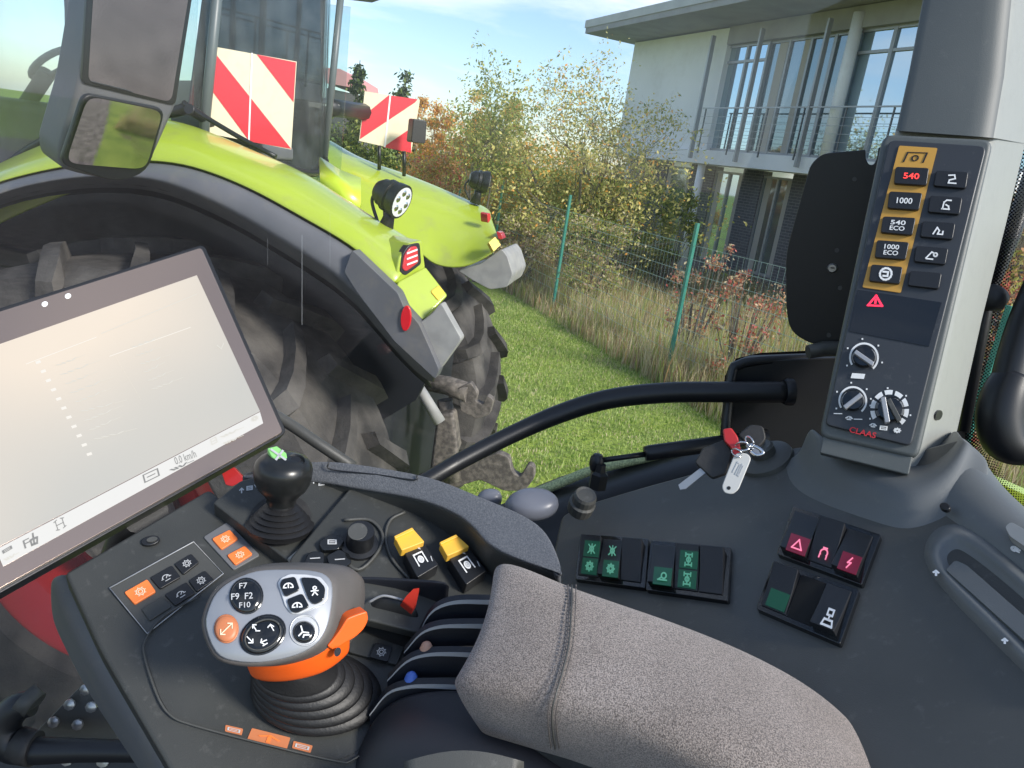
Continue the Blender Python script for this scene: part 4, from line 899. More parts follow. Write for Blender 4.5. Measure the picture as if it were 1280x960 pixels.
def dial(cx, cy, r, big, ang):
    c = QP.h(cx, cy, .0045); R_ = r*.86/FPX*.66
    g = lathe('dial', c, QP.n, [(0,0),(R_*.92,0),(R_*.95,.002),(R_*.86,.004),(R_*.8,.006),(0,.0065)], M['gloss'], pn, 32)
    # scale ring
    o = []
    n = 30; w_ = .30 if big else .15
    vs = []; fs = []
    for i in range(n+1):
        a = rad(-220+i*260/n+10)
        for rr in (r*1.0, r*(1+w_)): vs.append(QP.h(cx+rr*math.cos(a)*.98, cy+rr*math.sin(a), .0049))
    for i in range(n):
        if big and i % 4 == 3: continue
        fs.append((2*i,2*i+1,2*i+3,2*i+2))
    mk('scale', vs, fs, M['white'], g)
    for k in range(5):
        a = rad(-205+k*55); x, y = cx+r*1.42*math.cos(a), cy+r*1.42*math.sin(a); px('mark', QP, [(x-1,y-1),(x+1,y-1),(x+1,y+1),(x-1,y+1)], .0049, .0004, M['white'], g)
    for (dx, ln, a0) in ([(0, .85, ang)] if not big else [(-.28, .85, 80), (.28, .8, 62)]):
        ca, sa = math.cos(rad(a0)), math.sin(rad(a0)); ox = cx+dx*r
        pts = [(ox+ca*r*ln*s1-sa*r*.17*s2, cy+sa*r*ln*s1+ca*r*.17*s2) for s1, s2 in ((-1,-1),(1,-1),(1,1),(-1,1))]
        px('pointer', QP, rnd(pts, 1.5), .0155, .010, M['steel'] if dx <= 0 else M['trim'], g, .001)
dial(1080,447,16.5,False,35); dial(1066,501,16,False,-38); dial(1112,512,19,True,0)
strokes('symbol', QP, [(1066,466),(1081,467),(1079,474),(1064,473)], ICON['box'], .3, .0049, M['white'], pn)
for i, (x, y, s) in enumerate([(1062,522,'fan'),(1092,531,'fan'),(1105,535,'box'),(1122,538,'gear'),(1048,517,'dash'),(1073,524,'dash')]):
    strokes('symbol', QP, [(x-5,y-4),(x+5,y-3),(x+4,y+4),(x-6,y+3)], ICON[s], .16, .0049, M['white'], pn)
text('lettering', QP, [(1063,533),(1096,541),(1094,548),(1061,540)], 'CLAAS', .0049, M['redprint'], pn, .02)

# things right of the pillar
wp = tube('wiper_arm', [P(1300,190,.93), P(1262,300,.93), P(1236,366,.93), P(1205,540,.93)], [.010,.010,.008,.006], M['black'], None, 12); tag(wp, 'thin black bar with a round clamp just right of the pillar', 'wiper arm')
tube('clamp', [P(1224,370,.90), P(1234,372,.90), P(1246,372,.90), P(1254,368,.90)], [.010,.016,.016,.010], M['rubber'], wp, 16)
fritband('dot_print', SW2, [(1262,180),(1232,360),(1205,500),(1207,560),(1228,600),(1262,640),(1300,660)], .040, s2)
px('glass_border', SW2, [(1180,700),(1180,300),(1200,180),(1262,180),(1232,360),(1205,500),(1207,560),(1228,600),(1262,640),(1300,660),(1300,760)], .002, .002, M['black'], s2)
hs = tube('corner_bar', [P(1330,300,.86), P(1290,385,.86), P(1268,450,.86), P(1258,492,.86)], .0185, M['black'], None, 20, 5); tag(hs, 'thick black round bar ending in a rubber cup at the right edge', 'bar')
tube('rubber_cup', [P(1268,470,.86), P(1256,495,.86), P(1250,525,.86), P(1258,552,.86), P(1285,560,.86), P(1330,560,.86)], [.021,.024,.0245,.023,.020,.018], M['black'], hs, 20, 5)
px('lime_panel', Pl(P(1270,620,1.15), V((0,1,.3))), [(1240,600),(1330,640),(1330,700),(1240,640)], 0, .02, M['lime'], s2)

# ---- right hand side console -----------------------------------------------------------
_a, _b = P(1000,700,.62), P(760,700,.74); n0 = V((-.05,-.42,.9)); v_ = _b-_a; v_.normalize(); RP = Pl(_a, n0-v_*n0.dot(v_))
scn = thing('side_console', RP.h(950,760), 'large dark side console with rocker switches between armrest and window', 'console')
edge = rnd([(700,645),(722,632),(800,608),(925,574),(1000,556),(1150,560),(1205,545),(1236,600),(1290,650),(1500,760),(1500,1250),(640,1250),(640,760),(690,690)], [8,30,40,40,10,10,10,30,30,0,0,0,0,8])
px('console_shell', RP, edge, 0, .05, M['trim'], scn, .006)
# foot of the pillar flaring into the console
rows = [[P(*q) for q in ((1012,530,.72),(1026,546,.690),(1050,555,.682),(1080,563,.674),(1108,570,.666),(1132,576,.660),(1148,572,.68),(1168,558,.72),(1194,530,.80))],
        [RP.h(x, y, .020) for x, y in ((1004,545),(1018,570),(1047,583),(1079,592),(1110,600),(1138,606),(1160,596),(1182,578),(1202,545))],
        [RP.h(x, y, .007) for x, y in ((998,564),(1006,594),(1040,610),(1075,620),(1108,632),(1136,640),(1168,624),(1196,602),(1216,552))],
        [RP.h(x, y, .0015) for x, y in ((984,572),(990,606),(1030,626),(1070,640),(1104,652),(1134,660),(1174,646),(1206,622),(1228,562))],
        [RP.h(x, y, -.004) for x, y in ((970,578),(975,616),(1020,640),(1062,654),(1100,666),(1134,676),(1182,664),(1220,640),(1244,580))]]
grid('flared_foot', rows, M['foot'], pil, .004, 2)
rows = [[RP.h(x, y, -.02) for x, y in ((1200,540),(1226,562),(1250,604),(1300,648),(1360,690))], [RP.h(x, y, .004) for x, y in ((1196,548),(1215,570),(1240,608),(1292,654),(1350,700))],
        [RP.h(x, y, .008) for x, y in ((1182,580),(1196,605),(1220,634),(1268,668),(1330,712))], [RP.h(x, y, .004) for x, y in ((1168,612),(1180,634),(1206,650),(1250,682),(1312,732))], [RP.h(x, y, -.004) for x, y in ((1155,635),(1170,650),(1196,664),(1236,700),(1300,750))]]
grid('shoulder', rows, M['foot'], scn, .004, 2)
hl_ = px('cap', RP, ell(1181,632,7,4.5,10,20), .012, .004, M['black'], scn, .001)
O_ = [(1330,900),(1300,868),(1213,785),(1155,718),(1148,690),(1158,662),(1182,649),(1215,653),(1262,688),(1320,740)]
C_ = [(1336,880),(1306,850),(1222,767),(1168,714),(1160,692),(1168,671),(1186,660),(1210,664),(1254,698),(1314,752)]
I_ = [(1342,868),(1312,838),(1234,755),(1186,714),(1176,696),(1180,684),(1192,676),(1206,680),(1248,712),(1308,766)]
J_ = [(1346,862),(1316,832),(1240,752),(1194,718),(1184,700),(1188,692),(1196,688),(1204,691),(1244,720),(1304,774)]
grid('tray_rim', [[RP.h(x, y, -.003) for x, y in O_], [RP.h(x, y, .006) for x, y in C_], [RP.h(x, y, .0065) for x, y in [((a[0]+b[0])/2,(a[1]+b[1])/2) for a, b in zip(C_, I_)]], [RP.h(x, y, .003) for x, y in I_], [RP.h(x, y, .0012) for x, y in J_]], M['foot'], scn, .003, 2)
px('tray_bowl', RP, rnd([(1170,690),(1185,670),(1212,672),(1330,770),(1340,865)], 8), .0014, .004, M['deck'], scn)
sl_ = px('tray_insert', RP, rnd([(1182,712),(1194,700),(1208,706),(1340,822),(1344,858)], 4), .006, .005, M['foot'], scn, .002)
for x, y in ((1170,716),(1256,801)): strokes('arrow', RP, [(x-5,y-4),(x+5,y-3),(x+5,y+4),(x-5,y+3)], ICON['arrow'], .30, .0085, M['white'], sl_)
px('light_button', RP, rnd([(1256,658),(1264,652),(1300,672),(1300,696),(1262,670)], 4), .014, .006, M['flap'], scn, .002)
strokes('light_symbol', RP, [(1264,680),(1276,684),(1274,692),(1262,688)], ICON['lamp'], .25, .0055, M['white'], scn)
fritless = px('side_skirt', Pl(P(1270,900,.56), V((.4,-.6,.5))), [(1262,940),(1330,860),(1330,1060),(1240,1060)], 0, .02, M['black'], scn)

def rockers(q, specs, nm='switch_block', lab=None, grp=None):
    fr = px('switch_block', RP, rnd(q, 3), .0045, .007, M['gloss'], scn, .0012)
    if lab: fr['label'] = lab
    n = len(specs)
    for k, sp in enumerate(specs):
        cell = sub(q, .045+k*.90/n, .09, .045+(k+1)*.90/n-.012, .91)
        if sp == 'open':
            px('empty_slot', RP, cell, .0048, .0004, M['void'], fr); continue
        mt = M['black']; tilt = sp.get('t', 1)
        pl2 = RP
        # rocker: two halves tilted against each other
        a, b, c, d = [RP.h(*p, .0045) for p in cell]; up = RP.n
        hi, lo = (.0055, .001) if tilt > 0 else (.001, .0055)
        m1, m2 = (a+d)/2, (b+c)/2
        vs = [a+up*hi, b+up*hi, m2+up*.0025, m1+up*.0025, c+up*lo, d+up*lo]
        bs = [v-up*(v-RP.o).dot(up)+up*.0015 for v in vs]
        fs = [(0,1,2,3), (3,2,4,5), (1,0,6,7), (5,4,10,11), (0,3,9,6), (3,5,11,9), (2,1,7,8), (4,2,8,10), (6,9,8,7), (9,11,10,8)]
        rk = bev(fixn(mk('rocker', vs+bs, fs, mt, fr)), .0006)
        for key, half in (('top', 0), ('bot', 1)):
            if key in sp:
                col, ic = sp[key]
                p4 = [vs[0],vs[1],vs[2],vs[3]] if half == 0 else [vs[3],vs[2],vs[4],vs[5]]
                n_ = (p4[1]-p4[0]).cross(p4[3]-p4[0]).normalized(); hp = Pl(p4[0], n_)
                sc2 = sub(cell, .12, .06 if not half else .52, .88, .48 if not half else .94)
                if 'f' in col: px('lens', hp, sc2, .0005, .0006, M['green_field' if col[0] == 'g' else 'red_field'], rk)
                if ic: strokes('symbol', hp, sub(sc2, .20,.14,.80,.86) if 'w' not in col else sub(sc2,.15,-.1,.85,.9), ICON[ic], .12, .0009, M[{'g':'green_txt','r':'pink_txt','w':'white'}[col[0]]], rk)
G_ = ('gf', )
rockers([(725.6,666.7),(810.9,673.3),(806.6,735),(718,723.5)], [{'top':('gf','cross'),'bot':('gf','gear')}, {'top':('g','cross'),'bot':('gf','gear'),'t':-1}, {}], lab='three rocker switches, two with green lit symbols, nearest the armrest tip')
rockers([(813,675),(914,684),(910,751),(806.6,737)], [{'bot':('gf','tow'),'t':-1}, {'top':('gf','axle'),'bot':('gf','axle')}, {}], lab='three rocker switches with green axle symbols')
rockers([(991,632),(1101,668),(1077,731),(970.6,692)], [{'bot':('rf','tri'),'t':-1}, {'bot':('r','horn')}, {'bot':('rf','bolt'),'t':-1}], lab='three rocker switches with red lit warning symbols')
rockers([(967,700),(1074,736.6),(1050,805),(945,760.6)], [{'bot':('gf',None)}, 'open', {'bot':('w','tyre2'),'t':-1}], lab='switch block with green lens and an empty slot')

# ignition lock and keys
ig = lathe('ignition_lock', RP.h(958,575,.0), RP.n, [(0,0),(.027,0),(.026,.004),(.020,.007),(.012,.008),(.012,.016),(.010,.018),(0,.018)], M['trim'], None, 32)
tag(ig, 'round grey ignition lock disc at the foot of the pillar', 'ignition lock')
lathe('lock_cylinder', RP.h(947,562,.012), RP.n, [(0,0),(.009,0),(.009,.008),(.007,.009),(0,.009)], M['metal'], ig, 20)
ky = thing('key_bunch', P(925,565,.66), 'bunch of keys with red clip and pale plastic tag hanging from the ignition', 'keys')
KP = Pl(P(920,565,.655), (CP-P(920,565,.655)).normalized()+V((-.1,0,.25)))
k1 = px('key_head', KP, rnd([(868,578),(878,560),(906,549),(916,566),(908,592),(890,598)], 4), .004, .008, M['rubber'], ky, .0015)
px('key_blade', KP, [(882,580),(888,586),(857,611),(850,612),(848,606)], .002, .002, M['metal'], k1)
k2 = px('key_head', KP, rnd([(922,543),(938,530),(954,532),(958,548),(948,560),(934,556)], 5), -.012, .008, M['rubber'], ky, .0015)
px('key_blade', KP, [(935,552),(941,549),(950,566),(944,569)], -.012, .002, M['metal'], k2)
px('red_clip', KP, rnd([(903,536),(914,534),(922,545),(926,560),(930,575),(918,577),(914,560),(905,551)], 3), .010, .006, M['rimred'], ky, .0015)
for (x, y, r, a) in ((928,558,9,0),(937,552,7,60),(921,566,7,30)):
    tube('ring', [KP.h(*p, .012+.003*math.sin(i*.5)) for i, p in enumerate(ell(x,y,r,r*.6,a,20)+[ell(x,y,r,r*.6,a,20)[0]])], .0008, M['chrome'], ky, 8)
tube('shackle', [KP.h(x, y, .012) for x, y in ((938,556),(948,560),(954,566),(946,569),(938,564))], .0016, M['chrome'], ky, 8, 4)
tg = px('key_tag', KP, rnd([(923,565),(935,567),(939,573),(923,612),(915,618),(905,616),(902,608),(917,570)], 4), .013, .0025, M['tag'], ky, .0008)
strokes('tag_lettering', KP, [(914,590),(923,574),(932,578),(923,598)], [[(.1,.15),(.8,.1),(.8,.3)], [(.1,.5),(.7,.5)], [(.15,.75),(.8,.7),(.75,.92),(.15,.92),(.15,.75)]], .09, .0132, M['grey'], tg)
px('tag_hole', KP, ell(911,610,2.4,2.4,n=12), .0133, .0005, M['black'], tg)
# oval window latch caps
for (x, y, rx, ry, d, lab, kr) in ((612,621,16,8,.80,'small grey oval cap, left one at the window sill',1),(666,626,33,15,.76,'large glossy grey oval knob beside the console rim',1)):
    c = P(x, y, d); e1 = CR; up = V((.05,-.35,.94)).normalized(); sx, sy = rx/FPX*d, ry/FPX*d*1.5
    rings = []
    for rr, h in ((.80,-.012),(1,-.010),(1.02,-.005),(.96,0),(.82,.004),(.5,.0065),(.15,.0072)):
        rings.append([c+e1*math.cos(a)*sx*rr+up.cross(e1).normalized()*math.sin(a)*sy*rr+up*h for a in [k*6.2832/28 for k in range(28)]])
    o = loft('latch_cap', rings, M['oval'], None); o.modifiers.clear(); tag(o, lab, 'cap')
rc = lathe('ribbed_cap', P(731,622,.78), V((.1,-.4,.9)), [(0,-.02),(.013,-.02),(.014,-.008),(.012,-.006),(.012,.002),(.0105,.005),(.008,.004),(0,.004)], M['trim'], None, 18, True); tag(rc, 'short dark ribbed cap standing between the oval knob and the gas strut', 'cap')

# ---- touchscreen -------------------------------------------------------------------------
TP = pl3((255,308,.80),(357,540,.755),(0,740,.56))
tm = thing('touchscreen', TP.h(150,520), 'large tilted touchscreen terminal with washed out pale display', 'screen')
body = [(-230,460),(-40,397),(255,305),(359,541),(0,742),(-230,872)]
px('housing', TP, rnd(body, [20,0,8,8,0,20]), 0, .022, M['black'], tm, .003)
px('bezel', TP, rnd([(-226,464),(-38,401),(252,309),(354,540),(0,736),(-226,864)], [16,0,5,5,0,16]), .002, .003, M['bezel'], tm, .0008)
SM = mat('display', (.10,.10,.095), .12, emit=(.82,.76,.66), es=.40, coat=.5)  # warm patchy glow paints in the sky reflection over the washed content
nt_ = SM.node_tree; b_ = nt_.nodes['Principled BSDF']; g_ = nt_.nodes.new('ShaderNodeNewGeometry'); n_ = nt_.nodes.new('ShaderNodeTexNoise'); n_.inputs['Scale'].default_value = 3.2; n_.inputs['Detail'].default_value = 1
r_ = nt_.nodes.new('ShaderNodeValToRGB'); r_.color_ramp.elements[0].position = .35; r_.color_ramp.elements[1].position = .65; r_.color_ramp.elements[0].color = (.62,.60,.54,1); r_.color_ramp.elements[1].color = (1.0,.84,.66,1)
nt_.links.new(g_.outputs['Position'], n_.inputs['Vector']); nt_.links.new(n_.outputs['Fac'], r_.inputs[0]); nt_.links.new(r_.outputs[0], b_.inputs['Emission Color'])
scr = px('display', TP, [(-116,472),(0,430),(246,344),(325,514),(-4,685)], .0024, .0006, SM, tm)
SB = mat('status_bar', (.12,.12,.12), .15, emit=(.80,.79,.75), es=.44)
sb = px('status_bar', TP, [(325,515),(329,529),(4,708),(-5,687)], .0024, .0006, SB, tm)
DT = mat('display_text', (.15,.15,.14), .3, emit=(.62,.59,.52), es=.4); DK = mat('display_dark_text', (.08,.08,.075), .3, emit=(.5,.5,.5), es=.14); DW = mat('display_pale', (.12,.12,.12), .3, emit=(.95,.90,.80), es=.40)
DS_ = [[(0,.3),(.16,.7)], [(.2,.3),(.3,.7)], [(.38,.3),(.5,.7)], [(.55,.7),(.7,.3)], [(.8,.5),(1,.5)]]
for x, y in ((56,380),(85,370)): px('sensor_dot', TP, ell(x,y,4,3.2,-20,16), .0025, .0004, M['white'], tm)
text('readout', TP, [(217,572),(243,562),(246,571),(220,581)], '0.0 km/h', .0028, DK, sb)
strokes('readout', TP, [(213,585),(240,573),(242,579),(215,591)], DS_, .12, .0028, DK, sb)
strokes('readout', TP, [(276,544),(303,532),(304,537),(277,549)], DS_, .12, .0028, DT, sb)
strokes('readout', TP, [(280,552),(303,542),(304,547),(281,557)], DS_, .12, .0028, DT, sb)
strokes('icon', TP, [(262,548),(270,544),(273,554),(265,558)], ICON['box'], .1, .0028, DT, sb)
strokes('icon', TP, [(176,592),(198,582),(202,596),(180,607)], ICON['box'], .08, .0028, DK, sb)
strokes('icon', TP, [(67,652),(79,646),(83,658),(71,664)], [[(0,.1),(.3,0)], [(.7,0),(1,.1)], [(0,.9),(.3,1)], [(.7,1),(1,.9)], [(.15,.05),(.15,.95)], [(.85,.05),(.85,.95)], [(.15,.5),(.85,.5)]], .08, .0028, DK, sb)
text('icon', TP, [(28,676),(36,672),(39,682),(31,686)], 'F', .0028, DK, sb)
strokes('icon', TP, [(36,670),(46,665),(48,678),(38,682)], [[(.2,1),(.1,.5),(.5,.45),(.5,0)], [(.5,.45),(.95,.5),(.85,1)], [(.2,1),(.85,1)], [(.5,.3),(.5,.9)]], .22, .0028, DK, sb)
strokes('icon', TP, [(2,688),(14,681),(16,686),(4,693)], ICON['box'], .2, .0028, DK, sb)
strokes('readout', TP, [(5,697),(22,688),(24,694),(7,703)], DS_, .12, .0028, DT, sb)
strokes('icon', TP, [(312,522),(322,517),(325,524),(315,529)], ICON['gear'], .10, .0028, DT, sb)
for k in range(9):
    x, y = 70+k*6.0, 455+k*11.5; strokes('menu_text', TP, [(x,y),(x+34+(k*13)%22,y-13-(k*5)%8),(x+36+(k*13)%22,y-9-(k*5)%8),(x+2,y+4)], DS_, .10, .0025, DT, scr)
    if k < 6: x, y = 165+k*5, 432+k*10.5; strokes('menu_text', TP, [(x,y),(x+40-(k*11)%17,y-15+(k*5)%6),(x+42-(k*11)%17,y-11+(k*5)%6),(x+2,y+4)], DS_, .10, .0025, DT, scr)
for k in range(11):
    x, y = 44+k*6.4, 452+k*11.5; px('scale_mark', TP, [(x,y),(x+6,y-2),(x+7.5,y+1),(x+1.5,y+3)], .0026, .0002, DW, scr)
for (x0,y0,x1,y1) in ((42,450,110,424),(140,410,232,372),(148,440,226,412),(146,448,172,492)):
    strokes('guide_line', TP, [(x0,y0),(x1,y1),(x1+1,y1+2.5),(x0+1,y0+2.5)], [[(0,.5),(1,.5)]], .3, .0025, DT if x0 == 140 else DW, scr)
strokes('icon', TP, [(270,429),(280,427),(282,437),(272,439)], [[(.1,.3),(.5,.8),(.9,.2)]], .12, .0026, DT, scr)
tube('support_arm', [TP.h(180,640,-.03), P(150,700,.80), P(120,800,.85)], .02, M['black'], tm, 14)

# ---- armrest operating console ------------------------------------------------------------
KN = V((.12,-.42,.90)); K = Pl(P(220,740,.60), KN)
co = thing('armrest_console', K.h(300,800,-.06), 'dark operating console with orange keys, levers and yellow switches left of the armrest', 'console')
deck_e = rnd([(80,716),(262,610),(358,698),(420,760),(560,800),(600,850),(560,1000),(240,1010),(124,812)], [6,8,2,4,4,10,10,10,20])
px('button_deck', K, deck_e, 0, .02, M['deck'], co, .004)
# side wall of the console (left)
wl = [(62,716,.645),(82,756,.632),(112,815,.61),(160,885,.585),(212,965,.56),(250,1030,.54)]
grid('side_wall', [[P(x+26, y-4, d-.002) for x, y, d in wl], [P(x-2, y+4, d-.001) for x, y, d in wl], [P(x-3-i*3, y+14, d+.01) for i, (x, y, d) in enumerate(wl)], [P(x-2, y+60, d+.10) for x, y, d in wl]], M['fgrey'], co, .006, 2)
# ridge of the lever well
tube('well_edge', [K.h(x, y, .003) for x, y in [(250,745),(205,770),(182,800),(181,822),(196,868),(212,893),(240,906),(330,930),(420,951),(440,950),(470,930)]], .0007, M['trim'], co, 8, 5)
px('well_floor', K, rnd([(255,750),(184,806),(184,825),(200,872),(214,895),(240,906),(420,951),(445,940),(520,850),(430,760)], 8), .0006, .001, M['deck'], co)
# left key group
gf = px('key_field', K, rnd([(137,735),(242,677),(279,717),(184,792)], 3), .0016, .002, M['trim'], co, .0006)
tube('field_outline', [K.h(x, y, .002) for x, y in [(137,735),(242,677),(279,717),(184,792),(137,735)]], .0005, M['steel'], gf, 6)
def key(q, mt, ic, par, pm, r=2.5, off=.0035):
    b = px('key', K, rnd(q, r), off, .004, mt, par, .0007)
    if ic: strokes('symbol', K, sub(q,.24,.16,.76,.84), ICON[ic], .07, off+.0002, pm, b)
key([(155,740),(184,723.5),(195,739),(168,755)], M['orange_key'], 'gear', gf, M['cream'])
key([(187.5,721.5),(215,706),(226,721),(200,736)], M['black'], 'fan', gf, M['grey'])
key([(217.5,704.5),(239,691.5),(249,702.5),(229,718)], M['black'], 'gear', gf, M['grey'])
key([(176,761),(203,745),(215,758),(187,776)], M['deck'], None, gf, None, off=.003)
key([(205.5,743),(233,727),(244,741),(219,757)], M['black'], 'fan', gf, M['grey'])
key([(235.5,725.5),(256,712.5),(268,724.5),(246,739.5)], M['black'], 'gear', gf, M['grey'])
gf = px('key_field', K, rnd([(254,671),(284.5,652),(325,693.6),(292,712.5)], 3), .0016, .002, M['fgrey'], co, .0006)
key([(264.7,673),(287,661.6),(298,673),(276.7,686.7)], M['orange_key'], 'gear', gf, M['cream'])
key([(283.6,693.6),(306,681.6),(316,692),(294,706)], M['orange_key'], 'gear', gf, M['cream'])
lk = px('oval_socket', K, ell(188,675,12,6,-12,24), .003, .003, M['black'], co, .001)
px('socket_core', K, ell(190,674,7,3,-12,20), .004, .001, M['trim'], lk)
# printed orange symbols below the lever
for q, ic in (([(282,906),(304,911),(302,919),(281,914)], 'box'), ([(315,910),(363,922),(358,938),(309,924)], 'arrow'), ([(367,926),(391,932),(388,941),(365,935)], 'box')):
    o = px('printed_label', K, rnd(q, 1.5), .0012, .0008, M['orange_dull'], co); strokes('symbol', K, sub(q,.1,.15,.9,.85), ICON[ic], .12, .0014, M['grey'] if ic == 'box' else M['orange_key'], o)

# joystick plate with well
JP = Pl(P(345,650,.665), KN)
px('joystick_plate', JP, rnd([(266,628),(300,600),(396,577),(438,608),(436,640),(360,701)], [4,6,6,4,4,4]), .012, .03, M['deck'], co, .003)
px('plate_bevel', JP, [(438,606),(440,636),(364,712),(357,702),(432,640)], .010, .03, M['trim'], co, .003)
tube('plate_rim', [JP.h(x, y, .0135) for x, y in ((362,701),(400,668),(434,638),(438,610))], .0025, M['flap'], co, 8, 4)
px('joystick_well', JP, ell(350,650,40,32,-14,32), .0128, .001, M['rubber'], co)
for i, (x, y, a) in enumerate(((302,613,-15),(312,610,-15),(322,606,-15),(392,601,18),(402,604,18),(424,608,0))):
    strokes('symbol', JP, [(x-4,y-3),(x+4,y-4),(x+4,y+3),(x-4,y+4)], ICON[('arrow','box','gear')[i % 3]], .2, .0123, M['grey'], co)
js = thing('joystick', JP.h(350,655,.013), 'short black joystick with ribbed rubber gaiter and green cross on its ball knob', 'joystick')
b0 = P(350,655,.655); ja = (P(354,590,.655)-b0); ja = (ja.normalized()*.6+KN.normalized()*.8).normalized()
b0 = JP.h(350,656,.012)
jt = P(354,590,.635); ja = (jt-b0).normalized(); JL = (jt-b0).length
pr = [(0,-.004),(.028,-.004)]
for k in range(5): h = JL*.075*k; r0_ = .0285-.0034*k; pr += [(r0_, h), (r0_+.0012, h+JL*.025), (r0_-.0012, h+JL*.048), (r0_-.0034, h+JL*.066)]
pr += [(.0115, JL*.40), (.0105, JL*.46), (0, JL*.47)]
lathe('gaiter', b0, ja, [(a*.94, b) for a, b in pr], M['gaiter'], js, 36)
kb = lathe('knob', b0, ja, [(0,JL*.42),(.0118,JL*.42),(.0124,JL*.52),(.0155,JL*.60),(.0198,JL*.70),(.0225,JL*.82),(.0236,JL*.95),(.0238,JL*1.06),(.0226,JL*1.15),(.0195,JL*1.23),(.014,JL*1.28),(.007,JL*1.305),(0,JL*1.31)], M['knob'], js, 36)
top_c = b0+ja*JL*1.27
KT = Pl(top_c, ja*.8+(CP-top_c).normalized()*.45)
px('green_cross', KT, [(334,560),(346,557),(358,566),(360,576),(350,580),(339,570)], .004, .006, M['green_key'], kb, .001)
strokes('cross_mark', KT, [(334,558),(358,557),(362,578),(338,580)], [[(.2,.2),(.8,.8)], [(.75,.3),(.35,.75)]], .12, .0045, M['grey'], kb)
c_ = KT.h(369,580,-.001); lathe('round_switch', c_, KT.n, [(0,0),(.0095,0),(.0095,.002),(.0075,.004),(.006,.002),(.004,.005),(0,.005)], M['black'], kb, 24)

# grained outer rim of the console
oz = [(300,590,.70),(388,575,.69),(430,577,.685),(500,588,.675),(548,598,.665),(600,621,.65),(650,640,.635),(682,660,.62),(696,690,.60),(704,716,.585)]
iz = [(330,602,.70),(400,600,.685),(438,609,.68),(495,617,.67),(535,626,.66),(572,641,.645),(596,660,.63),(607,680,.615),(650,700,.60),(702,717,.585)]
mix = lambda a, b, t: tuple(a[k]*(1-t)+b[k]*t for k in range(3))
rows = [[P(x+2, y+26, d+.03) for x, y, d in oz], [P(x, y+2, d+.002) for x, y, d in oz], [P(*q) for q in oz], [P(*mix(a, b, .12)) for a, b in zip(oz, iz)], [P(*mix(a, b, .88)) for a, b in zip(oz, iz)], [P(*q) for q in iz], [P(x-1, y+3, d+.003) for x, y, d in iz]]
grid('outer_rim', rows, M['rimplastic'], co, .008, 2)
grid('rim_wall', [[P(x-1, y+2, d+.003) for x, y, d in iz], [P(x-2, y+16, d+.012) for x, y, d in iz], [P(x-4, y+38, d+.03) for x, y, d in iz]], M['deck'], co, .004, 2)
tube('rim_inlay', [P(x, y, d) for x, y, d in [(411,578,.682),(414,587,.682),(470,593,.678),(517,600,.668),(521,594,.668)]], .0007, M['black'], co, 6, 3)
# sunken tray with knob and yellow switches
TR = Pl(P(500,700,.625), V((.10,-.40,.91)))
px('sunken_tray', TR, rnd([(360,700),(440,606),(560,610),(640,690),(640,760),(560,800),(400,760)], 8), -.012, .01, M['deck'], co, .002)
tube('tray_lip', [TR.h(x, y, -.010) for x, y in [(506,640),(488,650),(482,672),(490,698),(512,724)]], .0013, M['trim'], co, 8, 5)
tube('knob_bezel', [TR.h(x, y, -.010) for x, y in [(424,695),(448,712),(472,690),(478,668),(462,650),(430,650)]], .0014, M['trim'], co, 8, 5)
kc = TR.h(449,682,-.012)
kn = lathe('rotary_knob', kc, TR.n, [(0,0),(.0155,0),(.0155,.003),(.0115,.004),(.011,.018),(.0105,.020),(0,.0205)], M['black'], co, 32)
px('knob_top', TR, ell(447,664,12.5,10.5,-15,28), .0085, .001, M['trim'], kn, .0004)
for q, ic in (([(398,678),(410,668),(424,668),(431,676),(424,686),(404,688)], 'box'), ([(384,692),(392,688),(405,690),(406,702),(396,710),(380,704)], 'dash'), ([(408,694),(424,686),(437,692),(440,702),(428,712),(412,708)], 'dash')):
    b = px('hex_key', TR, rnd(q, 3), -.006, .005, M['gloss'], co, .001); cx_ = sum(p[0] for p in q)/6; cy_ = sum(p[1] for p in q)/6
    strokes('symbol', TR, [(cx_-6,cy_-4),(cx_+6,cy_-4),(cx_+6,cy_+4),(cx_-6,cy_+4)], ICON[ic], .16, -.0058, M['grey'], b)
def pto(cap, face):
    lo = px('switch_body', TR, rnd(face, 2.5), .002, .014, M['black'], co, .001)
    strokes('symbol', TR, sub(face,.24,.16,.74,.72), ICON['pto'], .10, .0023, M['white'], lo)
    strokes('marks', TR, sub(face,.55,.02,.95,.95), [[(.2,.05),(.35,.1)], [(.9,.6),(.8,.75)]], .08, .0023, M['grey'], lo)
    cpx = px('yellow_cap', TR, rnd(cap, 2), .008, .009, M['yellow'], lo, .0015)
    px('cap_ridge', TR, sub(cap,.0,-.06,1,.12), .0100, .003, M['yellow'], cpx, .0006)
pto([(493,671),(516,660),(531,677),(502,688)], [(505,690),(531,679),(548.5,706),(522,722)])
pto([(550,678.5),(571,668.5),(587,683),(559,695)], [(561,697),(586,684),(609,713),(583,731)])

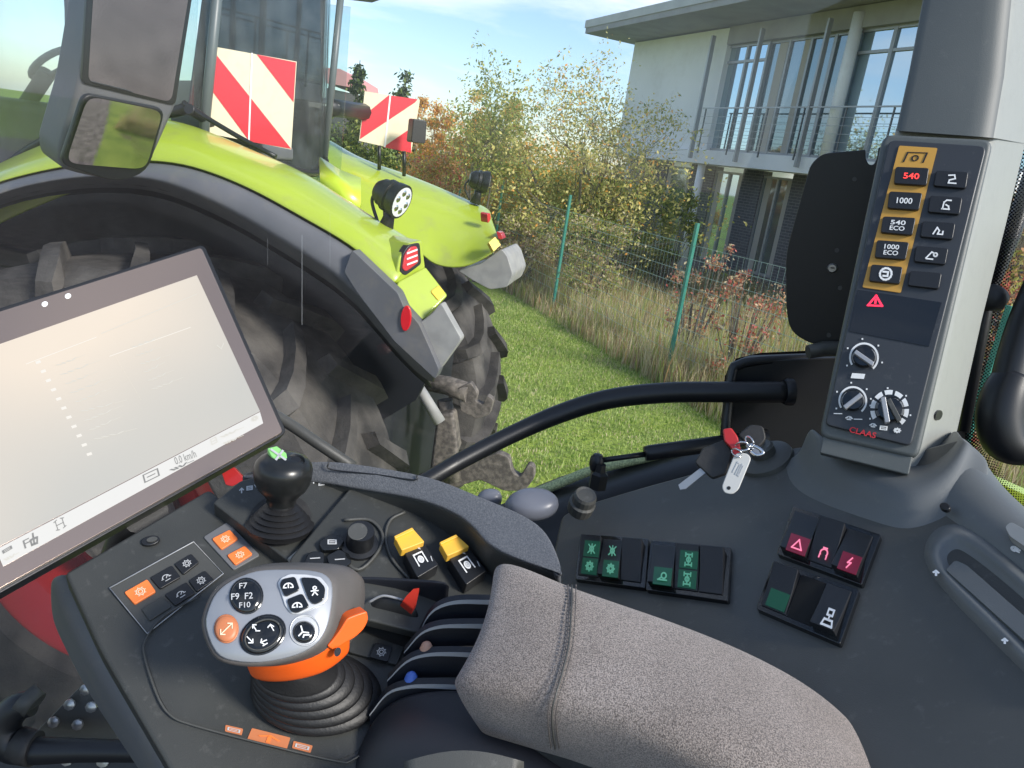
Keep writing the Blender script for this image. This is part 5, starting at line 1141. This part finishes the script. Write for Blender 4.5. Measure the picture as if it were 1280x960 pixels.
# lever bay: dark walls between console and armrest
bay = [(395,725),(560,745),(640,740),(640,830),(560,870),(470,850),(420,790)]
px('lever_bay', Pl(P(500,790,.64), V((.1,-.5,.86))), rnd(bay, 8), -.02, .01, M['rubber'], co)
rows = [[P(400,722,.612), P(470,722,.612), P(520,726,.612), P(566,728,.60)], [P(400,750,.622), P(470,742,.625), P(520,744,.622), P(560,742,.61)], [P(430,780,.63), P(480,790,.64), P(530,790,.63), P(560,770,.62)]]
grid('bay_back', rows, M['navy'], co, .004, 1)
ov = grid('front_lever', [[P(462,752,.60), P(474,744,.60), P(500,747,.60), P(520,760,.60)], [P(460,775,.602), P(474,772,.602), P(500,775,.602), P(528,782,.602)]], M['black'], co, .006, 2)
tube('lever_edge', [P(461,753,.598), P(474,746,.598), P(484,745,.598), P(504,750,.598)], .001, M['steel'], ov, 8, 4)
tip = loft('red_tip', [[P(503,752,.592), P(516,762,.592), P(514,768,.60), P(500,757,.60)], [P(508,745,.590), P(521,752,.590), P(520,758,.598), P(506,750,.598)], [P(517,736,.588), P(524,735,.588), P(524,738,.594), P(518,738,.594)]], M['red'], co); tip['label'] = 'red wedge shaped lever tip'
bev(tip, .0015)
def fin(top, dep, skirt, nm='lever_guard'):
    t3 = [P(x, y, dep) for x, y in top]; cr_ = cr(t3, 4)
    lo = [p-CU*skirt+CD*.004 for p in cr_]; th = CD*.004+CU*.003
    n = len(cr_); vs = cr_+lo+[p+th for p in cr_]+[p+th for p in lo]; fs = []
    for i in range(n-1): fs += [(i,i+1,n+i+1,n+i), (i,2*n+i,2*n+i+1,i+1), (2*n+i,3*n+i,3*n+i+1,2*n+i+1)]
    o = fixn(mk(nm, vs, fs, M['navy'], co))
    vs = []; fs = []
    for i, p in enumerate(cr_): k = .3+.7*i/(n-1); vs += [p-CD*.0006, p-CD*.0006-CU*.0035*k]
    e = mk('guard_edge', [v for v in vs], [(2*i,2*i+2,2*i+3,2*i+1) for i in range(n-1)], M['steel'], o); so_ = e.modifiers.new('s','SOLIDIFY'); so_.thickness = .0015; so_.offset = 1
    return o
fin([(524,790),(536,768),(551,756),(575,750),(618,750)], .590, .018)
fin([(505,815),(526,791),(548,782),(575,780),(612,780)], .578, .018)
fin([(484,850),(508,826),(532,817),(560,815),(600,816)], .566, .020)
fin([(462,893),(484,866),(508,857),(535,855),(575,856)], .554, .022)
for (x, y, d, mt, lab) in ((532,812,.572,'skin','beige rounded lever tip'),(513,850,.560,'blue','blue rounded lever tip')):
    o = lathe('lever_tip', P(x, y, d), CU+CR*.35, [(0,-.008),(.0042,-.008),(.0046,0),(.004,.004),(.002,.006),(0,.0063)], M[mt], co, 16); o['label'] = lab
# small key strip beside the grip
SK = Pl(P(470,810,.60), KN)
sk = px('key_strip', SK, rnd([(436,795),(455,790),(506,808),(496,831),(436,815)], 2), .0, .006, M['deck'], co, .001)
q = [(469,803),(491,808),(485,827),(462,821)]; b = px('key', SK, rnd(q, 2), .003, .003, M['black'], sk, .0005); strokes('symbol', SK, sub(q,.2,.15,.8,.85), ICON['gear'], .07, .0032, M['grey'], b)
# outer side of the console under the levers
rows = [[P(440,952,.545), P(452,915,.548), P(468,888,.55), P(500,862,.552), P(560,857,.55), P(600,858,.548)],
        [P(436,975,.53), P(470,945,.525), P(500,925,.522), P(540,912,.52), P(592,912,.518), P(640,925,.515)],
        [P(430,1050,.52), P(480,1040,.51), P(530,1030,.50), P(600,1020,.49), P(700,1015,.48), P(820,1020,.47)]]
grid('outer_side', rows, M['navy'], co, .006, 2)
bp2 = loft('lower_bump', [[P(505+ (i/10)*150, 952-14*math.sin(i/10*math.pi)+s_*40, .47-.01*s_) for i in range(11)] for s_ in (0, .5, 1, 2)], M['trim'], co, caps=False); bp2.modifiers.clear()

# ---- multifunction lever -------------------------------------------------------------------
GL = P(335,770,.50)
lv = thing('multifunction_lever', P(390,890,.56), 'silver and orange multifunction grip on a black rubber gaiter', 'lever')
GP = Pl(P(335,770,.500), (CP-P(335,770,.5)).normalized()+V((-.10,0,.35)))
fp = [(258,783),(262,760),(272,741),(291,726),(321,714.5),(356,712.5),(388,714),(407,720),(415,735),(412,771),(403,795),(388,810),(362,821),(325,827.5),(290,825),(270,814)]
def rgl(sc, dx, dy, off, cx=335, cy=770, N=48):
    # resample closed smooth outline
    q = [V((x, y, 0)) for x, y in fp]; n = len(q); out = []
    for i in range(N):
        t = i*n/N; k = int(t); f = t-k; a, b, c, d = q[(k-1)%n], q[k%n], q[(k+1)%n], q[(k+2)%n]
        p = .5*((2*b)+(c-a)*f+(2*a-5*b+4*c-d)*f*f+(3*b-a-3*c+d)*f**3)
        sx, sy = sc if isinstance(sc, tuple) else (sc, sc)
        out.append(GP.h(cx+(p.x-cx)*sx+dx, cy+(p.y-cy)*sy+dy, off))
    return out
grip = loft('grip', [rgl(1.0,0,0,-.002), rgl(1.03,0,0,-.002), rgl((1.09,1.10),1,0,-.006), rgl((1.16,1.13),12,-2,-.014), rgl((1.15,1.12),24,-2,-.024), rgl((1.08,1.06),35,0,-.034), rgl((.9,.92),42,8,-.046), rgl((.7,.75),42,25,-.058), rgl((.6,.65),40,40,-.068)],
            mat('soft_grip', (.085,.080,.074), .55, bump=(900,.3,.0006), var=(25,(.11,.10,.095),.35,.7)), lv)
grip.modifiers.clear()
fpl = loft('faceplate', [rgl(1.01,0,0,-.003), rgl(1.01,0,0,.0), rgl(.985,0,0,.0012), rgl(.5,0,0,.0016), rgl(.02,0,0,.0017)], M['silver'], lv); fpl.modifiers.clear()
def rbtn(name, cx, cy, rx, ry, rot, h, mt, par=fpl, dome=.0015):
    rings = []
    for s_, hh in ((1.08,.0016),(1.04,.0026),(1,.0022),(.97,h),(.9,h+dome*.5),(.6,h+dome*.85),(.02,h+dome)):
        rings.append([GP.h(x, y, hh) for x, y in ell(cx, cy, rx*s_, ry*s_, rot, 32)])
    o = loft(name, rings, mt, par); o.modifiers.clear(); return o
b1 = rbtn('round_pad', 308,745,20,21.5,0,.0045,M['gloss'])
for s_, q in (('F7',[(299,729),(309,728),(309,735),(299,736)]), ('F9',[(289,742),(299,741),(299,749),(289,750)]), ('F2',[(306,741),(316,740),(316,748),(306,749)]), ('F10',[(299,753),(313,752),(313,759),(299,760)])):
    text('lettering', GP, q, s_, .0063, M['grey'], b1, .01)
ob = rbtn('orange_button', 283,786,14.5,17,0,.0038,M['orange_dull'])
strokes('symbol', GP, [(274,776),(292,776),(292,796),(274,796)], [[(.1,.85),(.9,.15)], [(.1,.55),(.1,.85),(.4,.85)], [(.6,.15),(.9,.15),(.9,.45)]], .07, .0054, M['cream'], ob)
b2 = rbtn('direction_pad', 328.5,793.5,29,22,-32,.0048,M['gloss'])
rr = [GP.h(x, y, .0064) for x, y in ell(328.5,793.5,24,17,-32,36)]; tube('pad_groove', rr+[rr[0]], .0006, M['trim'], b2, 6)
for (x, y, a) in ((320,785,0),(338,784,1),(313,800,2),(330,803,3)):
    strokes('arrow', GP, [(x-5,y-5),(x+5,y-5),(x+5,y+5),(x-5,y+5)], [[[(.1,.1),(.55,.85)],[(.1,.5),(.1,.1),(.5,.1)],[(.5,.85),(.95,.85)]], [[(.9,.9),(.5,.2)],[(.2,.5),(.5,.15),(.9,.4)]], [[(.1,.1),(.8,.8)],[(.8,.4),(.8,.85),(.3,.85)]], [[(.1,.5),(.8,.2)],[(.2,.1),(.1,.5),(.5,.7)],[(.4,.9),(.9,.6)]]][a], .14, .0068, M['white'], b2)
rbtn('button_recess', 381,788,18,18.5,0,.0012,M['silver_hi'])
b3 = rbtn('round_button', 380,790,13.5,13.5,0,.0035,M['gloss'])
strokes('symbol', GP, [(371,781),(389,781),(389,799),(371,799)], [[(.3,.1),(.4,.5),(.15,.75)],[(.4,.5),(.8,.55)],[(.45,.85),(.5,.7),(.85,.7)]], .10, .0053, M['white'], b3)
tg_ = [(347,729),(351,722),(362,717),(383,717.5),(401,721),(411,733),(410,748),(405,755),(391,760),(374,767.5),(364,767),(356,757)]
tf = px('button_frame', GP, rnd(tg_, 3), .0032, .003, M['silver_hi'], fpl, .0008)
def tbt(q, ic, r_): 
    b = px('thumb_button', GP, rnd(q, r_), .0052, .003, M['gloss'], tf, .0008); cx_ = sum(p[0] for p in q)/len(q); cy_ = sum(p[1] for p in q)/len(q)
    strokes('symbol', GP, [(cx_-7,cy_-6),(cx_+7,cy_-7),(cx_+7,cy_+6),(cx_-7,cy_+7)], ICON[ic], .11, .0054, M['white'], b)
tbt([(349,730),(353,723),(369,720),(375,737),(356,746)], 'arc1', 4); tbt([(358,749),(378,741),(387,758),(371,766),(363,764)], 'arc1', 4); tbt([(375,721),(396,722),(407,734),(405,750),(392,756),(385,748)], 'man', 5)
# orange collar and trigger
O2 = GP
rows = [[P(*q) for q in ((300,826,.520),(330,833,.508),(362,829,.502),(395,812,.503),(418,795,.508),(432,780,.515),(440,776,.52))],
        [P(*q) for q in ((304,836,.522),(332,842,.511),(366,838,.505),(398,826,.507),(420,812,.512),(434,806,.52),(440,808,.525))],
        [P(*q) for q in ((309,852,.528),(335,858,.518),(368,856,.512),(402,848,.515),(422,836,.520),(433,825,.527),(438,818,.53))]]
cl_o = grid('orange_collar', rows, M['orange'], lv, .008, 2)
px('collar_slot', Pl(P(423,815,.511), CP-P(423,815,.511)), ell(422,815,4,6,20,16), .006, .004, M['black'], cl_o)
px('orange_trigger', Pl(P(437,788,.510), (CP-P(437,788,.51)).normalized()+V((.35,.1,-.35))), rnd([(434,773),(446,768),(459,764),(461,775),(455,787),(444,797),(432,804),(417,813),(409,808),(416,800),(425,788)], [4,4,3,5,5,4,3,3,3,4,4]), -.003, .012, M['orange'], lv, .004)
# rubber gaiter with folds
bt0 = P(370,836,.533); bt1 = K.h(392,866,.002); ax_ = (bt1-bt0)
rings = []
prof_ = [(0, .031)]
for k in range(5):
    t_ = .02+k*.196; r_ = .0325+k*.0042; prof_ += [(t_, r_-.0032), (t_+.03, r_-.0005), (t_+.07, r_+.0026), (t_+.12, r_+.0030), (t_+.155, r_+.0008), (t_+.18, r_-.0030)]
prof_.append((1, .050))
e1 = (CR-KN.normalized()*CR.dot(KN.normalized())).normalized(); e2 = KN.normalized().cross(e1)
for t, r_ in prof_:
    c = bt0+ax_*t; rings.append([c+(e1*math.cos(a)*r_*.90+e2*math.sin(a)*r_*.62)+e1*.004*t for a in [k*6.2832/40 for k in range(40)]])
ga = loft('gaiter', rings, M['gaiter'], lv); ga.modifiers.clear()

# ---- armrest -------------------------------------------------------------------------------
def prow(a): return [P(*q) for q in a]
S = [prow([(622,712,.585),(614,700,.572),(608,735,.548),(600,770,.530),(585,805,.515),(562,845,.500),(557,856,.502),(572,885,.508),(592,914,.515),(600,926,.54)]),
     prow([(640,708,.575),(634,696,.562),(630,735,.538),(622,775,.518),(608,812,.500),(590,845,.488),(584,862,.487),(596,892,.494),(618,920,.505),(628,932,.54)]),
     prow([(680,724,.562),(674,712,.550),(672,745,.525),(666,790,.500),(654,825,.484),(642,855,.474),(636,875,.473),(645,905,.482),(655,928,.495),(664,944,.53)]),
     prow([(720,742,.553),(715,730,.541),(714,765,.512),(710,805,.488),(702,840,.472),(694,868,.463),(689,890,.463),(690,915,.472),(694,936,.486),(700,952,.52)]),
     prow([(812,772,.535),(808,760,.525),(800,800,.490),(790,845,.464),(780,878,.450),(772,900,.446),(768,918,.450),(768,940,.460),(770,962,.474),(776,980,.51)]),
     prow([(903,805,.518),(900,793,.508),(890,840,.468),(878,885,.442),(868,918,.430),(860,942,.428),(856,962,.434),(856,985,.446),(858,1005,.462),(864,1020,.50)]),
     prow([(996,850,.504),(990,836,.494),(985,880,.456),(975,935,.424),(965,970,.414),(958,995,.414),(954,1015,.420),(954,1040,.434),(956,1060,.45),(962,1075,.49)]),
     prow([(1056,895,.496),(1050,880,.486),(1050,925,.446),(1045,975,.414),(1040,1010,.406),(1036,1035,.408),(1034,1055,.414),(1034,1075,.43),(1036,1095,.445),(1040,1110,.49)]),
     prow([(1094,940,.490),(1088,926,.480),(1092,965,.444),(1092,1010,.414),(1090,1045,.404),(1088,1070,.406),(1086,1090,.414),(1086,1110,.43),(1086,1130,.445),(1090,1145,.49)]),
     prow([(1124,1000,.49),(1120,985,.480),(1126,1030,.444),(1128,1080,.414),(1126,1110,.404),(1124,1130,.406),(1122,1150,.414),(1120,1170,.43),(1120,1190,.445),(1120,1200,.49)])]
ar = grid('armrest', S, M['fabric'], None, .02, 3); tag(ar, 'grey brown fabric covered armrest with a double stitched seam', 'armrest')
seam = [(715,731,.5395),(714,765,.5105),(711,805,.4865),(703,840,.4705),(695,868,.4615),(690,890,.4615),(691,915,.4705),(694,936,.4845)]
tube('seam', [P(x, y, d+.0002) for x, y, d in seam], .0006, M['trim'], ar, 8, 5)
for dx in (5, -5):
    sp_ = cr([P(x+dx, y, d-.0003) for x, y, d in seam], 8); vv, ff = [], []
    for k in range(0, len(sp_)-1): addtube(vv, ff, [sp_[k], sp_[k]*.35+sp_[k+1]*.65], [.0005, .0005], 5)
    mk('stitching', vv, ff, M['stitch'], ar)

# ---- cab body, floor and what shows lower left ---------------------------------------------
cf_ = thing('cab_floor', V((0,.2,1.45)), 'dark cab floor and lower door panel below the console', 'floor panel')
slab('floor_plate', [V((-1.6,-1.2,1.45)), V((1.6,-1.2,1.45)), V((1.6,1.0,1.45)), V((-.2,1.0,1.45)), V((-1.6,1.0,1.45))], V((0,0,-.05)), M['fdark'], cf_, .01)
slab('rear_wall', [V((1.0,-1.2,1.45)), V((1.25,1.0,1.45)), V((1.25,1.0,2.2)), V((1.0,-1.2,2.2))], V((.05,0,0)), M['trim'], cf_, .01)
LL = Pl(P(80,860,1.05), V((0,-1,.5)))
px('door_panel', LL, rnd([(-60,905),(60,935),(200,925),(260,1010),(-60,1080)], 8), 0, .03, M['navy'], cf_, .01)
for x, y in ((85,948),(45,925),(130,950)): lathe('bolt', LL.h(x, y, .0), LL.n, [(0,0),(.009,0),(.009,.004),(0,.006)], M['metal'], cf_, 8)
hd = thing('door_handle', P(90,925,.95), 'thick black bent grab handle at the lower left corner', 'handle')
tube('tube', [P(x, y, .93) for x, y in [(40,880),(22,884),(8,898),(4,915),(14,932),(40,938),(110,938),(200,940),(260,944)]], [.014,.017,.019,.020,.019,.0165,.0135,.0125,.0125], M['black'], hd, 20, 5)
tube('sleeve', [P(20,929,.93), P(36,935,.93), P(44,936,.93)], .0205, M['rubber'], hd, 20)
tube('end_collar', [P(30,872,.93), P(44,882,.93)], [.018,.016], M['trim'], hd, 20)
cn = px('mount_cone', Pl(P(110,880,1.0), V((0.1,-1,.35))), rnd([(110,848),(128,846),(148,930),(40,920)], 5), 0, .04, M['trim'], cf_, .01)
for x, y in ((108,861),(88,880),(115,883),(68,902),(98,905)): lathe('bolt', P(x, y, .985), V((0.1,-1,.35)), [(0,0),(.007,0),(.007,.004),(.003,.006),(0,.006)], M['metal'], cf_, 8)
rbx = px('red_lever', Pl(P(293,597,.80), V((.2,-1,.4))), rnd([(276,588),(292,584),(307,600),(290,608),(282,606)], 2), 0, .01, M['rimred'], None, .002); tag(rbx, 'small red piece between the touchscreen and the joystick', 'lever')
